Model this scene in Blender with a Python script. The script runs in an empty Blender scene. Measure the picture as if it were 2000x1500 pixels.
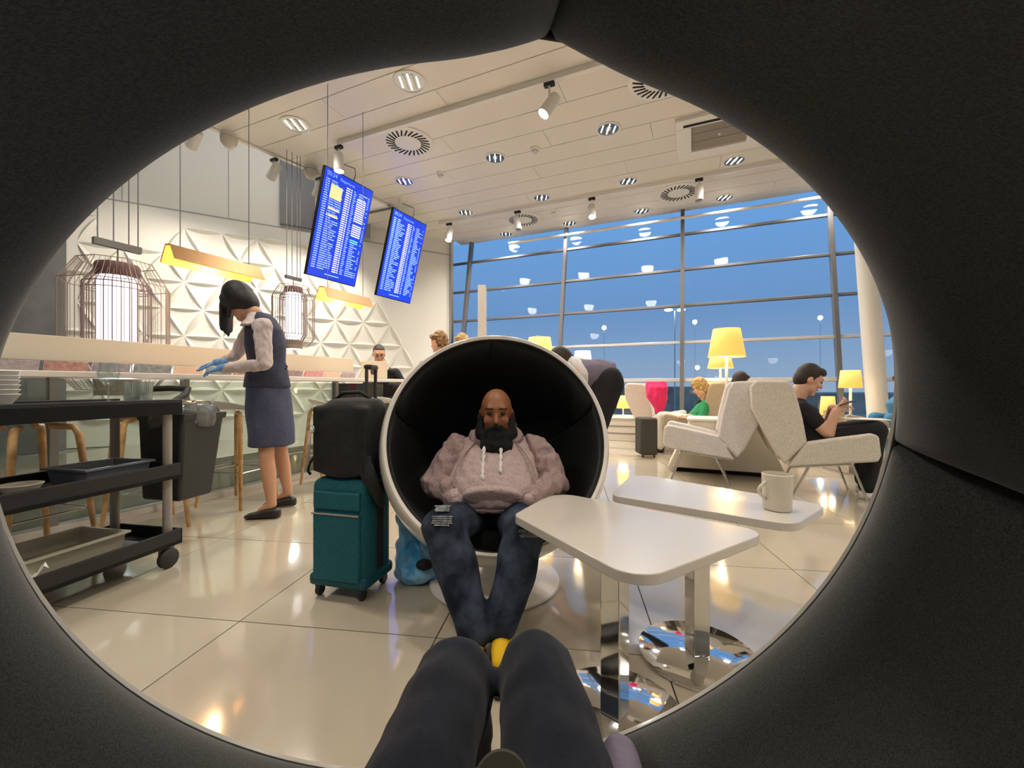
import bpy, bmesh, math, random
from mathutils import Vector, Matrix
random.seed(7)
R = math.radians
V = Vector
sc = bpy.context.scene
COL = sc.collection

# ------------------------------------------------------------------ camera, sky, exposure
cam_d = bpy.data.cameras.new('camera'); cam = bpy.data.objects.new('camera', cam_d); COL.objects.link(cam)
cam_d.sensor_width = 36; cam_d.lens = 36 * 820 / 2000; cam_d.shift_y = 0.0025; cam_d.clip_start = 0.02; cam_d.clip_end = 500
cam.location = (0, 0, 1.0); cam.rotation_euler = (R(90), 0, 0)
sc.camera = cam
sc.view_settings.view_transform = 'Standard'; sc.view_settings.look = 'None'
sc.view_settings.exposure = 0.0; sc.view_settings.gamma = 1.0; sc.view_settings.use_curve_mapping = False

def lin(c):
    return tuple(((v/255)/12.92 if v/255 <= .04045 else ((v/255+.055)/1.055)**2.4) for v in c)

world = bpy.data.worlds.new('dusk'); sc.world = world; world.use_nodes = True
nt = world.node_tree; nt.nodes.clear()
wo = nt.nodes.new('ShaderNodeOutputWorld'); wb = nt.nodes.new('ShaderNodeBackground')
tc = nt.nodes.new('ShaderNodeTexCoord'); sx = nt.nodes.new('ShaderNodeSeparateXYZ'); rp = nt.nodes.new('ShaderNodeValToRGB')
nt.links.new(tc.outputs['Generated'], sx.inputs[0]); nt.links.new(sx.outputs['Z'], rp.inputs[0])
nt.links.new(rp.outputs[0], wb.inputs[0]); nt.links.new(wb.outputs[0], wo.inputs[0])
rp.color_ramp.elements[0].position = 0.0; rp.color_ramp.elements[0].color = (*lin((146, 168, 192)), 1)
el_ = rp.color_ramp.elements.new(.16); el_.color = (*lin((110, 148, 194)), 1)
rp.color_ramp.elements[2].position = 0.5; rp.color_ramp.elements[2].color = (*lin((108, 168, 232)), 1)
wb.inputs[1].default_value = 1.1

# the photograph's geometry: horizon on row 755, focal length 820 px, eye 1 m above the floor
def at(x, y, d): return V(((x-1000)/820*d, d, 1+(755-y)/820*d))
def on(x, y, z): return at(x, y, (1-z)*820/(y-755))
U3 = V((.918, -.396, 0)); V3 = V((.396, .918, 0)); Z3 = V((0, 0, 1))
def ab(a, b, z=0): return U3*a + V3*b + Z3*z
CEIL = 4.5
def ceil(x, y): return at(x, y, (CEIL-1)*820/(755-y))

# ------------------------------------------------------------------ materials
MATS = {}
def mat(name, rgb, rough=.5, metal=0, noise=None, bump=None, emit=None, sheen=0, coat=0, alpha=1, spec=.5, trans=0, wave=None):
    if name in MATS: return MATS[name]
    m = bpy.data.materials.new(name); m.use_nodes = True; n = m.node_tree; b = n.nodes['Principled BSDF']
    c = (*lin(rgb), 1); b.inputs['Base Color'].default_value = c
    b.inputs['Roughness'].default_value = rough; b.inputs['Metallic'].default_value = metal
    b.inputs['Specular IOR Level'].default_value = spec
    b.inputs['Alpha'].default_value = alpha
    b.inputs['Sheen Weight'].default_value = sheen; b.inputs['Coat Weight'].default_value = coat
    b.inputs['Transmission Weight'].default_value = trans
    t = n.nodes.new('ShaderNodeTexCoord')
    if noise:
        sc_, amt = noise[:2]; c2 = noise[2] if len(noise) > 2 else tuple(max(0, v*(1-amt)) for v in rgb)
        nz = n.nodes.new('ShaderNodeTexNoise'); nz.inputs['Scale'].default_value = sc_; nz.inputs['Detail'].default_value = 4
        mx = n.nodes.new('ShaderNodeMix'); mx.data_type = 'RGBA'
        cr = n.nodes.new('ShaderNodeValToRGB'); cr.color_ramp.elements[0].position = .35; cr.color_ramp.elements[1].position = .65
        n.links.new(t.outputs['Object'], nz.inputs['Vector']); n.links.new(nz.outputs['Fac'], cr.inputs[0])
        n.links.new(cr.outputs[0], mx.inputs['Factor']); mx.inputs['A'].default_value = c; mx.inputs['B'].default_value = (*lin(c2), 1)
        n.links.new(mx.outputs['Result'], b.inputs['Base Color'])
    if bump:
        nz = n.nodes.new('ShaderNodeTexNoise'); nz.inputs['Scale'].default_value = bump[0]; nz.inputs['Detail'].default_value = 3
        bp = n.nodes.new('ShaderNodeBump'); bp.inputs['Strength'].default_value = bump[1]; bp.inputs['Distance'].default_value = bump[2] if len(bump) > 2 else .005
        n.links.new(t.outputs['Object'], nz.inputs['Vector']); n.links.new(nz.outputs['Fac'], bp.inputs['Height']); n.links.new(bp.outputs[0], b.inputs['Normal'])
    if emit:
        b.inputs['Emission Color'].default_value = (*lin(emit[0]), 1); b.inputs['Emission Strength'].default_value = emit[1]
    MATS[name] = m; return m

def thin_glass(name, tint, refl_ior=1.5, rough=0.0, body=0.0, bodyc=(200, 220, 210)):
    m = bpy.data.materials.new(name); m.use_nodes = True; n = m.node_tree; n.nodes.clear()
    o = n.nodes.new('ShaderNodeOutputMaterial'); tr = n.nodes.new('ShaderNodeBsdfTransparent'); gl = n.nodes.new('ShaderNodeBsdfGlossy')
    fr = n.nodes.new('ShaderNodeFresnel'); fr.inputs['IOR'].default_value = refl_ior; mx = n.nodes.new('ShaderNodeMixShader')
    tr.inputs[0].default_value = (*lin(tint), 1); gl.inputs['Roughness'].default_value = rough
    df = n.nodes.new('ShaderNodeBsdfDiffuse'); df.inputs[0].default_value = (*lin(bodyc), 1); m2 = n.nodes.new('ShaderNodeMixShader'); m2.inputs[0].default_value = body
    n.links.new(tr.outputs[0], m2.inputs[1]); n.links.new(df.outputs[0], m2.inputs[2])
    (n.links.new(fr.outputs[0], mx.inputs[0]) if refl_ior > 1.2 else setattr(mx.inputs[0], 'default_value', .18)); n.links.new(m2.outputs[0], mx.inputs[1]); n.links.new(gl.outputs[0], mx.inputs[2]); n.links.new(mx.outputs[0], o.inputs[0])
    MATS[name] = m; return m

mat('floor_tile', (194, 184, 165), .10, spec=.8, noise=(1.3, .05, (186, 175, 155)), coat=.5)
MATS['floor_tile'].node_tree.nodes['Principled BSDF'].inputs['Coat Roughness'].default_value = .04
mat('grout', (150, 138, 120), .8)
mat('ceiling_white', (226, 220, 210), .28, spec=.5)
mat('ceiling_gap', (120, 116, 110), .8)
mat('wall_white', (224, 222, 214), .55)
mat('wall_relief', (228, 226, 216), .5)
mat('wall_grey', (165, 166, 166), .6)
mat('wall_dark', (92, 94, 96), .6, noise=(2, .2))
mat('panel_dark', (112, 114, 117), .5)
mat('white_lacquer', (214, 207, 197), .22, coat=.3)
mat('white_plastic', (228, 226, 220), .35)
mat('mullion', (112, 112, 114), .4, metal=.3)
mat('transom_white', (200, 198, 196), .3, metal=.2)
mat('chrome', (225, 225, 225), .06, metal=1)
mat('chrome_soft', (205, 203, 198), .2, metal=1)
mat('shell_white', (238, 232, 222), .2, coat=.4)
mat('pad_black', (40, 41, 39), .95, noise=(260, .3), bump=(420, .5, .002), sheen=.12, spec=.15)
mat('pad_near', (82, 85, 82), .95, noise=(520, .35), bump=(900, .35, .001), sheen=.4, spec=.15)
mat('piping_black', (20, 20, 20), .6)
mat('jeans_dark', (22, 27, 40), .9, noise=(220, .35), bump=(500, .4, .001), sheen=.1, spec=.2)
mat('jeans_worn', (66, 76, 92), .9, noise=(11, .55, (26, 31, 42)), bump=(350, .4, .001), spec=.2)
mat('denim_fray', (172, 176, 178), .95, noise=(60, .35))
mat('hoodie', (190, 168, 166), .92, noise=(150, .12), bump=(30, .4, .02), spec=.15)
mat('hoodie_shaded', (172, 148, 145), .92, noise=(150, .12), bump=(34, .45, .02), spec=.15)  # darker copy of the hoodie colour, with the sleeves' shade put into it
mat('cord_white', (225, 220, 212), .8)
mat('skin_brown', (146, 92, 58), .5)
mat('skin_light', (224, 176, 148), .5)
mat('skin_tan', (206, 156, 124), .5)
mat('hair_black', (24, 23, 24), .55, bump=(90, .5, .004))
mat('hair_dark', (48, 38, 32), .6, bump=(120, .5, .003))
mat('hair_blond', (214, 176, 108), .6, noise=(40, .35), bump=(60, .7, .006))
mat('hair_curly', (176, 132, 84), .7, noise=(30, .5), bump=(35, .9, .015))
mat('beard_black', (10, 9, 9), .9, bump=(150, .7, .006))
mat('eye_dark', (18, 14, 12), .2)
mat('lip', (150, 86, 74), .5)
mat('blouse', (206, 190, 188), .75, bump=(18, .6, .02))
mat('vest_navy', (58, 62, 84), .8, noise=(120, .2), bump=(25, .35, .01))
mat('skirt_navy', (74, 78, 104), .8, noise=(120, .2), bump=(9, .45, .02))
mat('glove_blue', (110, 160, 215), .4)
mat('shoe_black', (38, 35, 33), .45)
mat('cloth_black', (22, 22, 25), .85, bump=(25, .4, .01))
mat('cloth_white', (232, 230, 228), .85, bump=(20, .5, .015))
mat('cloth_lilac', (120, 110, 128), .85, bump=(20, .5, .015))
mat('cloth_green', (36, 138, 88), .85, bump=(20, .5, .015))
mat('cloth_pink', (232, 44, 108), .85, bump=(14, .6, .02))
mat('cloth_blue', (70, 130, 170), .85)
mat('cloth_pattern', (206, 190, 178), .85, noise=(38, .6, (96, 58, 52)))
mat('scarf_dark', (26, 44, 44), .85)
mat('yellow_sock', (236, 190, 30), .8)
mat('teal_fabric', (0, 100, 114), .7, noise=(160, .2), bump=(300, .4, .002))
mat('teal_dark', (0, 78, 90), .7)
mat('bag_black', (28, 28, 27), .75, noise=(30, .25), bump=(12, .6, .015))
mat('black_plastic', (34, 35, 35), .5)
mat('dark_rubber', (52, 50, 47), .7)
mat('grey_post', (158, 150, 142), .35)
mat('tub_grey', (112, 118, 124), .4)
mat('tub_beige', (178, 172, 152), .45)
mat('bowl_cream', (226, 216, 198), .4)
mat('paper_white', (240, 236, 230), .8, bump=(20, .5, .02))
mat('bin_black', (48, 50, 48), .55)
mat('wood', (206, 164, 108), .5, noise=(14, .2))
mat('brass', (150, 112, 68), .38, metal=.55)
mat('brass_inside', (250, 190, 90), .6, emit=((255, 176, 70), 1.6))
mat('lamp_tube', (255, 255, 255), .5, emit=((232, 234, 255), 2.2))
mat('lantern_wire', (126, 102, 98), .45, metal=.4)
mat('lantern_wire_pale', (150, 136, 122), .45, metal=.3)
mat('lantern_cap', (112, 84, 84), .5)
mat('cable_grey', (130, 130, 130), .6)
mat('shade_warm', (250, 214, 130), .8, emit=((255, 188, 84), .8))
mat('shade_white', (255, 250, 236), .8, emit=((255, 246, 226), 1.3))
mat('bulb', (255, 255, 255), .5, emit=((255, 248, 236), 12))
mat('bulb_soft', (255, 255, 255), .5, emit=((255, 248, 236), 1.3))
mat('slot_black', (20, 20, 20), .8)
mat('grille', (140, 132, 120), .6)
mat('screen_black', (16, 16, 20), .3)
mat('screen_blue', (10, 40, 150), .3, emit=((32, 66, 224), .95))
mat('screen_text', (120, 160, 255), .4, emit=((148, 176, 255), 1.0))
mat('screen_text_bright', (240, 240, 255), .4, emit=((226, 232, 255), 1.0))
mat('screen_text_yellow', (255, 230, 140), .4, emit=((250, 226, 130), 1.0))
mat('screen_text_green', (120, 220, 210), .4, emit=((90, 200, 200), .9))
mat('armchair_light', (232, 226, 222), .9, noise=(150, .12), bump=(260, .4, .002))
mat('armchair_cream', (226, 218, 204), .9, noise=(150, .12), bump=(260, .4, .002))
mat('armchair_taupe', (176, 163, 144), .9, noise=(150, .14), bump=(260, .4, .002))
mat('bench_beige', (226, 218, 200), .5)
mat('counter_beige', (196, 192, 176), .4)
mat('counter_white', (228, 222, 212), .3)
mat('steel_post', (150, 150, 146), .3, metal=.7)
mat('mug_cream', (222, 214, 198), .35, coat=.3)
mat('dark_disc', (62, 60, 48), .8)
mat('blue_bag', (50, 150, 214), .35, noise=(7, .5, (150, 205, 236)), bump=(9, .9, .05))
mat('kraft', (206, 176, 140), .8)
mat('dusk_ground', (120, 134, 146), .9, noise=(.08, .3))
mat('dusk_building', (186, 168, 146), .9, noise=(.4, .25))
mat('mast_light', (255, 255, 240), .5, emit=((255, 252, 226), 30))
mat('mast_grey', (190, 190, 184), .5)
thin_glass('facade_glass', (240, 246, 250), 1.24)
thin_glass('counter_glass', (232, 240, 234), 1.5, .02, .07, (190, 206, 196))
thin_glass('drink_glass', (236, 242, 240), 1.0, 0, .16, (220, 225, 222))
thin_glass('clear_film', (205, 208, 205), 1.5, .15, .3, (190, 192, 188))

# ------------------------------------------------------------------ geometry helpers
class MB:
    def __init__(s): s.v = []; s.f = []
    def add(s, vs, fs):
        o = len(s.v); s.v += [V(v) for v in vs]; s.f += [tuple(i+o for i in f) for f in fs]; return s
    def box(s, c, size, ax=None):
        ax = ax or (V((1, 0, 0)), V((0, 1, 0)), V((0, 0, 1))); c = V(c); h = [k/2 for k in size]
        vs = [c+ax[0]*(h[0]*i)+ax[1]*(h[1]*j)+ax[2]*(h[2]*k) for k in (-1, 1) for j in (-1, 1) for i in (-1, 1)]
        return s.add(vs, [(0, 2, 3, 1), (4, 5, 7, 6), (0, 1, 5, 4), (1, 3, 7, 5), (3, 2, 6, 7), (2, 0, 4, 6)])
    def hexa(s, q0, q1):   # two quads
        return s.add(list(q0)+list(q1), [(3, 2, 1, 0), (4, 5, 6, 7), (0, 1, 5, 4), (1, 2, 6, 5), (2, 3, 7, 6), (3, 0, 4, 7)])
    def prism(s, poly, d):  # 3d polygon extruded by vector d
        n = len(poly); p = [V(q) for q in poly]; q = [a+V(d) for a in p]
        return s.add(p+q, [tuple(range(n-1, -1, -1)), tuple(range(n, 2*n))]+[(i, (i+1) % n, n+(i+1) % n, n+i) for i in range(n)])
    def tube(s, pts, r, n=8, cap=True, closed=False):
        pts = [V(p) for p in pts]; N = len(pts); rs = r if isinstance(r, (list, tuple)) else [r]*N
        o = len(s.v); prev = None
        for i, p in enumerate(pts):
            if closed: t = pts[(i+1) % N]-pts[i-1]
            else: t = pts[min(i+1, N-1)]-pts[max(i-1, 0)]
            t.normalize()
            if prev is None:
                a = t.cross(Z3) if abs(t.z) < .9 else t.cross(V((1, 0, 0)))
            else: a = prev-t*prev.dot(t)
            a.normalize(); prev = a; b = t.cross(a)
            for k in range(n):
                s.v.append(p+(a*math.cos(2*math.pi*k/n)+b*math.sin(2*math.pi*k/n))*rs[i])
        for i in range(N if closed else N-1):
            j = (i+1) % N
            for k in range(n):
                s.f.append((o+i*n+k, o+i*n+(k+1) % n, o+j*n+(k+1) % n, o+j*n+k))
        if cap and not closed:
            s.f.append(tuple(o+k for k in range(n-1, -1, -1))); s.f.append(tuple(o+(N-1)*n+k for k in range(n)))
        return s
    def lathe(s, prof, c=(0, 0, 0), n=32, ax=None, a0=0, a1=2*math.pi):
        ax = ax or (V((1, 0, 0)), V((0, 1, 0)), V((0, 0, 1))); c = V(c); o = len(s.v); full = abs(a1-a0-2*math.pi) < 1e-6
        m = n if full else n+1
        for r, z in prof:
            for k in range(m):
                a = a0+(a1-a0)*k/n; s.v.append(c+ax[2]*z+(ax[0]*math.cos(a)+ax[1]*math.sin(a))*max(r, 1e-5))
        for i in range(len(prof)-1):
            for k in range(n):
                k2 = (k+1) % m
                s.f.append((o+i*m+k, o+i*m+k2, o+(i+1)*m+k2, o+(i+1)*m+k))
        return s
    def ell(s, c, r, ax=None, n=16, m=10):
        ax = ax or (V((1, 0, 0)), V((0, 1, 0)), V((0, 0, 1)))
        A = (ax[0]*r[0], ax[1]*r[1], ax[2]*r[2])
        return s.lathe([(math.sin(math.pi*i/m), -math.cos(math.pi*i/m)) for i in range(m+1)], c, n, A)
    def loft(s, rings, n=20):
        o = len(s.v)
        for c, a, b in rings:
            for k in range(n):
                t = 2*math.pi*k/n; s.v.append(V(c)+V(a)*math.cos(t)+V(b)*math.sin(t))
        for i in range(len(rings)-1):
            for k in range(n):
                s.f.append((o+i*n+k, o+i*n+(k+1) % n, o+(i+1)*n+(k+1) % n, o+(i+1)*n+k))
        s.f.append(tuple(o+k for k in range(n-1, -1, -1))); s.f.append(tuple(o+(len(rings)-1)*n+k for k in range(n)))
        return s
    def cap(s, p0, r0, p1, r1, n=12):
        p0, p1 = V(p0), V(p1); t = p1-p0; L = t.length
        if L < 1e-6: return s.ell(p0, (r0,)*3)
        t /= L; a = (t.cross(Z3) if abs(t.z) < .9 else t.cross(V((1, 0, 0)))).normalized(); b = t.cross(a)
        prof = [(r0*math.sin(i*math.pi/8), -r0*math.cos(i*math.pi/8)) for i in range(5)]+[(r1*math.cos(i*math.pi/8), L+r1*math.sin(i*math.pi/8)) for i in range(5)]
        return s.lathe(prof, p0, n, (a, b, t))
    def mesh(s, name, off=None, weld=False):
        me = bpy.data.meshes.new(name)
        me.from_pydata([tuple(v-off) if off else tuple(v) for v in s.v], [], s.f); me.validate(); me.update()
        bm = bmesh.new(); bm.from_mesh(me)
        if weld: bmesh.ops.remove_doubles(bm, verts=bm.verts, dist=1e-5)
        bmesh.ops.recalc_face_normals(bm, faces=bm.faces)
        bm.to_mesh(me); bm.free(); return me
    def build(s, name, m, parent=None, smooth=None, bevel=0, weld=False, world=True, seg=2):
        off = parent.location if (parent and world) else None
        me = s.mesh(name, off, weld); return obj(name, me, m, parent, smooth, bevel, seg)

def obj(name, me, m, parent=None, smooth=None, bevel=0, seg=2):
    o = bpy.data.objects.new(name, me); COL.objects.link(o)
    if m: me.materials.append(MATS[m] if isinstance(m, str) else m)
    if parent: o.parent = parent
    if smooth is not None:
        for p in me.polygons: p.use_smooth = True
        if smooth < 180: me.set_sharp_from_angle(angle=R(smooth))
    if bevel:
        b = o.modifiers.new('bevel', 'BEVEL'); b.width = bevel; b.segments = seg; b.limit_method = 'ANGLE'; b.angle_limit = R(40)
    return o

def tag(o, label, cat, group=None, kind=None):
    o['label'] = label
    if cat: o['category'] = cat
    if group: o['group'] = group
    if kind: o['kind'] = kind
    return o
def thing(name, label, cat, loc=(0, 0, 0), rz=0, group=None):
    o = bpy.data.objects.new(name, None); COL.objects.link(o); o.empty_display_size = .1
    o.location = loc; o.rotation_euler = (0, 0, rz); return tag(o, label, cat, group)
def struct(o, label=None):
    o['kind'] = 'structure'
    if label: o['label'] = label
    return o
def copy_tree(o, loc=None, rz=None, label=None, parent=None):
    c = o.copy(); COL.objects.link(c)
    if parent is not None: c.parent = parent
    if loc is not None: c.location = loc
    if rz is not None: c.rotation_euler = (0, 0, rz)
    if label: c['label'] = label
    for ch in list(o.children): copy_tree(ch, parent=c)
    return c

def blob(name, mb, m, parent, vox=.012, smooth=5, matfn=None, mats=None, deform=None):
    """one continuous surface: the union of overlapping volumes, voxel-remeshed and smoothed"""
    me = mb.mesh(name+'_tmp'); t = bpy.data.objects.new('tmp', me); COL.objects.link(t)
    r = t.modifiers.new('r', 'REMESH'); r.mode = 'VOXEL'; r.voxel_size = vox; r.adaptivity = 0
    if smooth:
        s_ = t.modifiers.new('s', 'SMOOTH'); s_.factor = .5; s_.iterations = smooth
    dg = bpy.context.evaluated_depsgraph_get(); ev = t.evaluated_get(dg)
    nm = bpy.data.meshes.new_from_object(ev); nm.name = name
    bpy.data.objects.remove(t); bpy.data.meshes.remove(me)
    off = parent.location if parent else V((0, 0, 0))
    if deform:
        for v in nm.vertices: v.co = deform(v.co)
    nm.materials.clear()
    o = obj(name, nm, m, parent, 180)
    if matfn:
        for k in mats: nm.materials.append(MATS[k])
        for p in nm.polygons: p.material_index = matfn(p.center)
    for v in nm.vertices: v.co -= off
    nm.update()
    return o

def light(name, typ, loc, power, col=(255, 240, 220), size=.1, aim=None, spot=None, blend=.6):
    d = bpy.data.lights.new(name, typ); d.energy = power; d.color = lin(col)
    if typ == 'AREA': d.size = size
    else: d.shadow_soft_size = size
    if typ == 'SPOT': d.spot_size = R(spot or 100); d.spot_blend = blend
    o = bpy.data.objects.new(name, d); COL.objects.link(o); o.location = loc
    if aim is not None:
        o.rotation_euler = (V(aim)-V(loc)).to_track_quat('-Z', 'Y').to_euler()
    return o
WARM = (255, 246, 233)

# ------------------------------------------------------------------ floor of square polished tiles
floor = struct(MB().box((0, 2.5, -.05), (30, 26, .06)).build('floor', 'grout'))
tx = V((.99, -.135, 0)).normalized(); ty = V((.135, .99, 0)).normalized(); TS = .866
cells = []
for i in range(-13, 14):
    for j in range(-7, 15):
        c = tx*(-.525+TS*(i+.5)) + ty*(1.615+TS*(j+.5)); a_, b_ = c.dot(U3), c.dot(V3)
        if -9 < a_ < 10.5 and -4.6 < b_ < 8.8: cells.append((c, c.y))
def seen(c): return c.y > .2 and abs(c.x)/c.y < 1.45
cells.sort(key=lambda q: (not seen(q[0]), q[0].length))
tme = MB().box((0, 0, 0), (TS-.0055, TS-.0055, .02)).mesh('tile'); tme.materials.append(MATS['floor_tile'])
rot = math.atan2(tx.y, tx.x)
rest = MB()
for k, (c, _) in enumerate(cells):
    if k < 290:
        t = bpy.data.objects.new('tile', tme); COL.objects.link(t); t.parent = floor; t.location = (c.x, c.y, -.01+random.uniform(-.0003, .0003)); t.rotation_euler = (0, 0, rot)
    else: rest.box((c.x, c.y, -.01), (TS-.0055, TS-.0055, .02), (tx, ty, Z3))
rest.build('tile_field', 'floor_tile', floor)['kind'] = 'stuff'

# ------------------------------------------------------------------ ceiling of long white planks
ceiling = struct(MB().prism([ab(-5.6, -4.4, CEIL+.03), ab(10.6, -4.4, CEIL+.03), ab(10.6, 9.1, CEIL+.03), ab(-5.1, 9.1, CEIL+.03), ab(-6.9, 6.55, CEIL+.03), ab(-5.34, 6.5, CEIL+.03)], (0, 0, .08)).build('ceiling', 'ceiling_gap'))
def wall_a(b): return -5.44+(b-8.54)*.751
PW = .415; b = 3.77-PW*19; k = 0
while b < 9.0:
    b1 = min(b+PW, 9.06)
    left = (-5.94+(b-3.63)*.209) if b < 6.45 else wall_a(b)+.02
    cuts = [left]; a = -4.6+((k*1.37) % 3.2)
    while a < 10.5:
        if a > left+.5: cuts.append(a)
        a += 3.2
    cuts.append(10.5); g = .005
    for a0, a1 in zip(cuts, cuts[1:]):
        MB().hexa([ab(a0+g*.5, b+g, CEIL), ab(a1-g*.5, b+g, CEIL), ab(a1-g*.5, b1-g, CEIL), ab(a0+g*.5+(b1-b)*(.209 if b < 6.45 and a0 == left else 0), b1-g, CEIL)],
                  [ab(a0+g*.5, b+g, CEIL+.025), ab(a1-g*.5, b+g, CEIL+.025), ab(a1-g*.5, b1-g, CEIL+.025), ab(a0+g*.5, b1-g, CEIL+.025)]).build('plank', 'ceiling_white', ceiling)
    b += PW; k += 1
# white edge profile around the raised void over the bar
MB().hexa([ab(-7.1, 6.46, CEIL-.02), ab(-5.3, 6.46, CEIL-.02), ab(-5.3, 6.54, CEIL-.02), ab(-7.1, 6.54, CEIL-.02)], [ab(-7.1, 6.46, CEIL+.9), ab(-5.3, 6.46, CEIL+.9), ab(-5.3, 6.54, CEIL+.9), ab(-7.1, 6.54, CEIL+.9)]).build('edge_fascia', 'ceiling_white', ceiling)
e0, e1 = ab(-7.45, -3.6, CEIL-.02), ab(-5.33, 6.5, CEIL-.02); ed = (e1-e0).normalized(); en = ed.cross(Z3)
MB().hexa([e0, e1, e1-en*.07, e0-en*.07], [e0+Z3*.9, e1+Z3*.9, e1-en*.07+Z3*.9, e0-en*.07+Z3*.9]).build('edge_fascia', 'ceiling_white', ceiling)

# ------------------------------------------------------------------ walls
WE = V((-1.50, 10.06, 0)); WD = V((.868, .496, 0)); WN = V((.496, -.868, 0))   # star wall: right end, direction, face normal
WS = WE-WD*6.62
wl = struct(MB().hexa([WS, WE, WE-WN*.15, WS-WN*.15], [p+Z3*6.1 for p in (WS, WE, WE-WN*.15, WS-WN*.15)]).build('wall_left', 'wall_white'), 'white wall with raised star relief behind the bar')
def wp(s_, z, n=0): return WE-WD*s_+WN*n+Z3*z
MB().hexa([wp(0, 4.14, .0), wp(6.62, 4.14, .0), wp(6.62, 4.16, .0), wp(0, 4.16, .0)], [wp(0, 4.14, .012), wp(6.62, 4.14, .012), wp(6.62, 4.16, .012), wp(0, 4.16, .012)]).build('groove_strip', 'wall_grey', wl)
for s_ in (1.3, 2.85, 4.4, 5.9):
    MB().box(wp(s_, 5.1, .004), (.012, .01, 1.9), (WD, WN, Z3)).build('panel_joint', 'wall_grey', wl)
MB().box(wp(3.25, 4.85, .05), (.62, .1, 1.3), (WD, WN, Z3)).build('upper_panel', 'panel_dark', wl)
MB().box(wp(2.3, 4.85, .05), (.9, .1, 1.3), (WD, WN, Z3)).build('upper_panel', 'wall_grey', wl)
# star relief: lens-shaped petals on a triangular lattice
NS, NZ = .56, .485
def petal_mesh(L, W):
    n = 6; vs = []; fs = []
    for i in range(n+1):
        t = i/n; w = W*math.sin(math.pi*t)**.8; h = .07*math.sin(math.pi*t)**.6
        vs += [(L*(t-.5), -w, 0), (L*(t-.5), 0, h), (L*(t-.5), w, 0)]
    for i in range(n):
        o = 3*i; fs += [(o, o+3, o+4, o+1), (o+1, o+4, o+5, o+2)]
    m = MB().add(vs, fs); return m.mesh('petal')
pm = petal_mesh(NS*.97, .056); pm.materials.append(MATS['wall_relief'])
def inpat(s_, z):
    if z > 3.98 or z < .15: return False
    lim = 1.1+max(0, z-2.0)*.95 if z > 1.6 else 1.3
    if s_ < lim*.85: return False
    if s_ > 6.55: return False
    hole = [(4.6, 3.35, .28), (5.7, 3.9, .5), (2.5, 3.85, .6), (3.35, 3.5, .33), (5.05, 2.55, .0), (2.05, 2.95, .3)]
    return all((s_-a)**2+(z-c)**2 > r*r for a, c, r in hole)
np_ = 0
for j in range(8):
    for i in range(13):
        s0 = .3+NS*i+(NS/2 if j % 2 else 0); z0 = .45+NZ*j
        for ang in (0, 60, 120):
            cs, cz = s0+NS/2*math.cos(R(ang)), z0+NS/2*math.sin(R(ang))
            if not inpat(cs, cz): continue
            if np_ > 290: continue
            np_ += 1
            o = bpy.data.objects.new('petal', pm); COL.objects.link(o); o.parent = wl
            x = -WD*math.cos(R(ang))+Z3*math.sin(R(ang)); y = WN.cross(x); M = Matrix((x, y, WN)).transposed().to_4x4(); M.translation = wp(cs, cz, .0)
            o.matrix_local = M
struct(MB().box(wp(-.04, 2.25, .03), (.06, .1, 4.5), (WD, WN, Z3)).build('trim_1', 'chrome_soft'))
# other walls close the room
def wallpiece(name, p, q, h, m, z0=0, label=None):
    p, q = V(p), V(q); d = (q-p).normalized(); n = d.cross(Z3)*.12
    w = MB().hexa([p, q, q+n, p+n], [v+Z3*h for v in (p, q, q+n, p+n)]); o = w.build(name, m); o.location.z = z0
    return struct(o, label)
wallpiece('wall_side', (-8.6, -3.5, 0), tuple(WS-V((.05, 0, 0))), 6.1, 'wall_dark')
cl_, cr_ = ab(-7.6, -4.5), ab(10.6, -4.5)
wallpiece('wall_back', tuple(cr_), (-8.6, -3.6, 0), 6.1, 'wall_white')
wallpiece('wall_right', tuple(ab(10.6, 9.2)), tuple(cr_), 4.6, 'wall_white')
struct(MB().prism([(-8.8, -4, 6.1), tuple(ab(-4, -4.5, 6.1)), tuple(ab(-4, 7.2, 6.1)), tuple(wp(-.5, 6.1)), tuple(WS-WN*.2+Z3*6.1-V((.3, 0, 0)))], (0, 0, .1)).build('ceiling_void', 'wall_grey'), 'grey raised ceiling over the bar')

# added fill lamp, unseen, that brightens the raised void over the bar
cv = thing('void_fill_lamp', 'added unseen fill tube on top of the ceiling edge inside the raised void', 'lamp', tuple(ab(-6.2, 3.0, CEIL+1.0)))
c0_, c1_ = e0+ed*3.5+Z3*.96-en*.035, e1-ed*.6+Z3*.96-en*.035
MB().tube([c0_, c1_], .03, 10).build('tube', 'bulb_soft', cv, 60)
for q in (.18, .5, .82): light('void_fill_glow', 'POINT', tuple(c0_.lerp(c1_, q)+Z3*.12-en*.12), 34, (255, 250, 244), .15)

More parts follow.
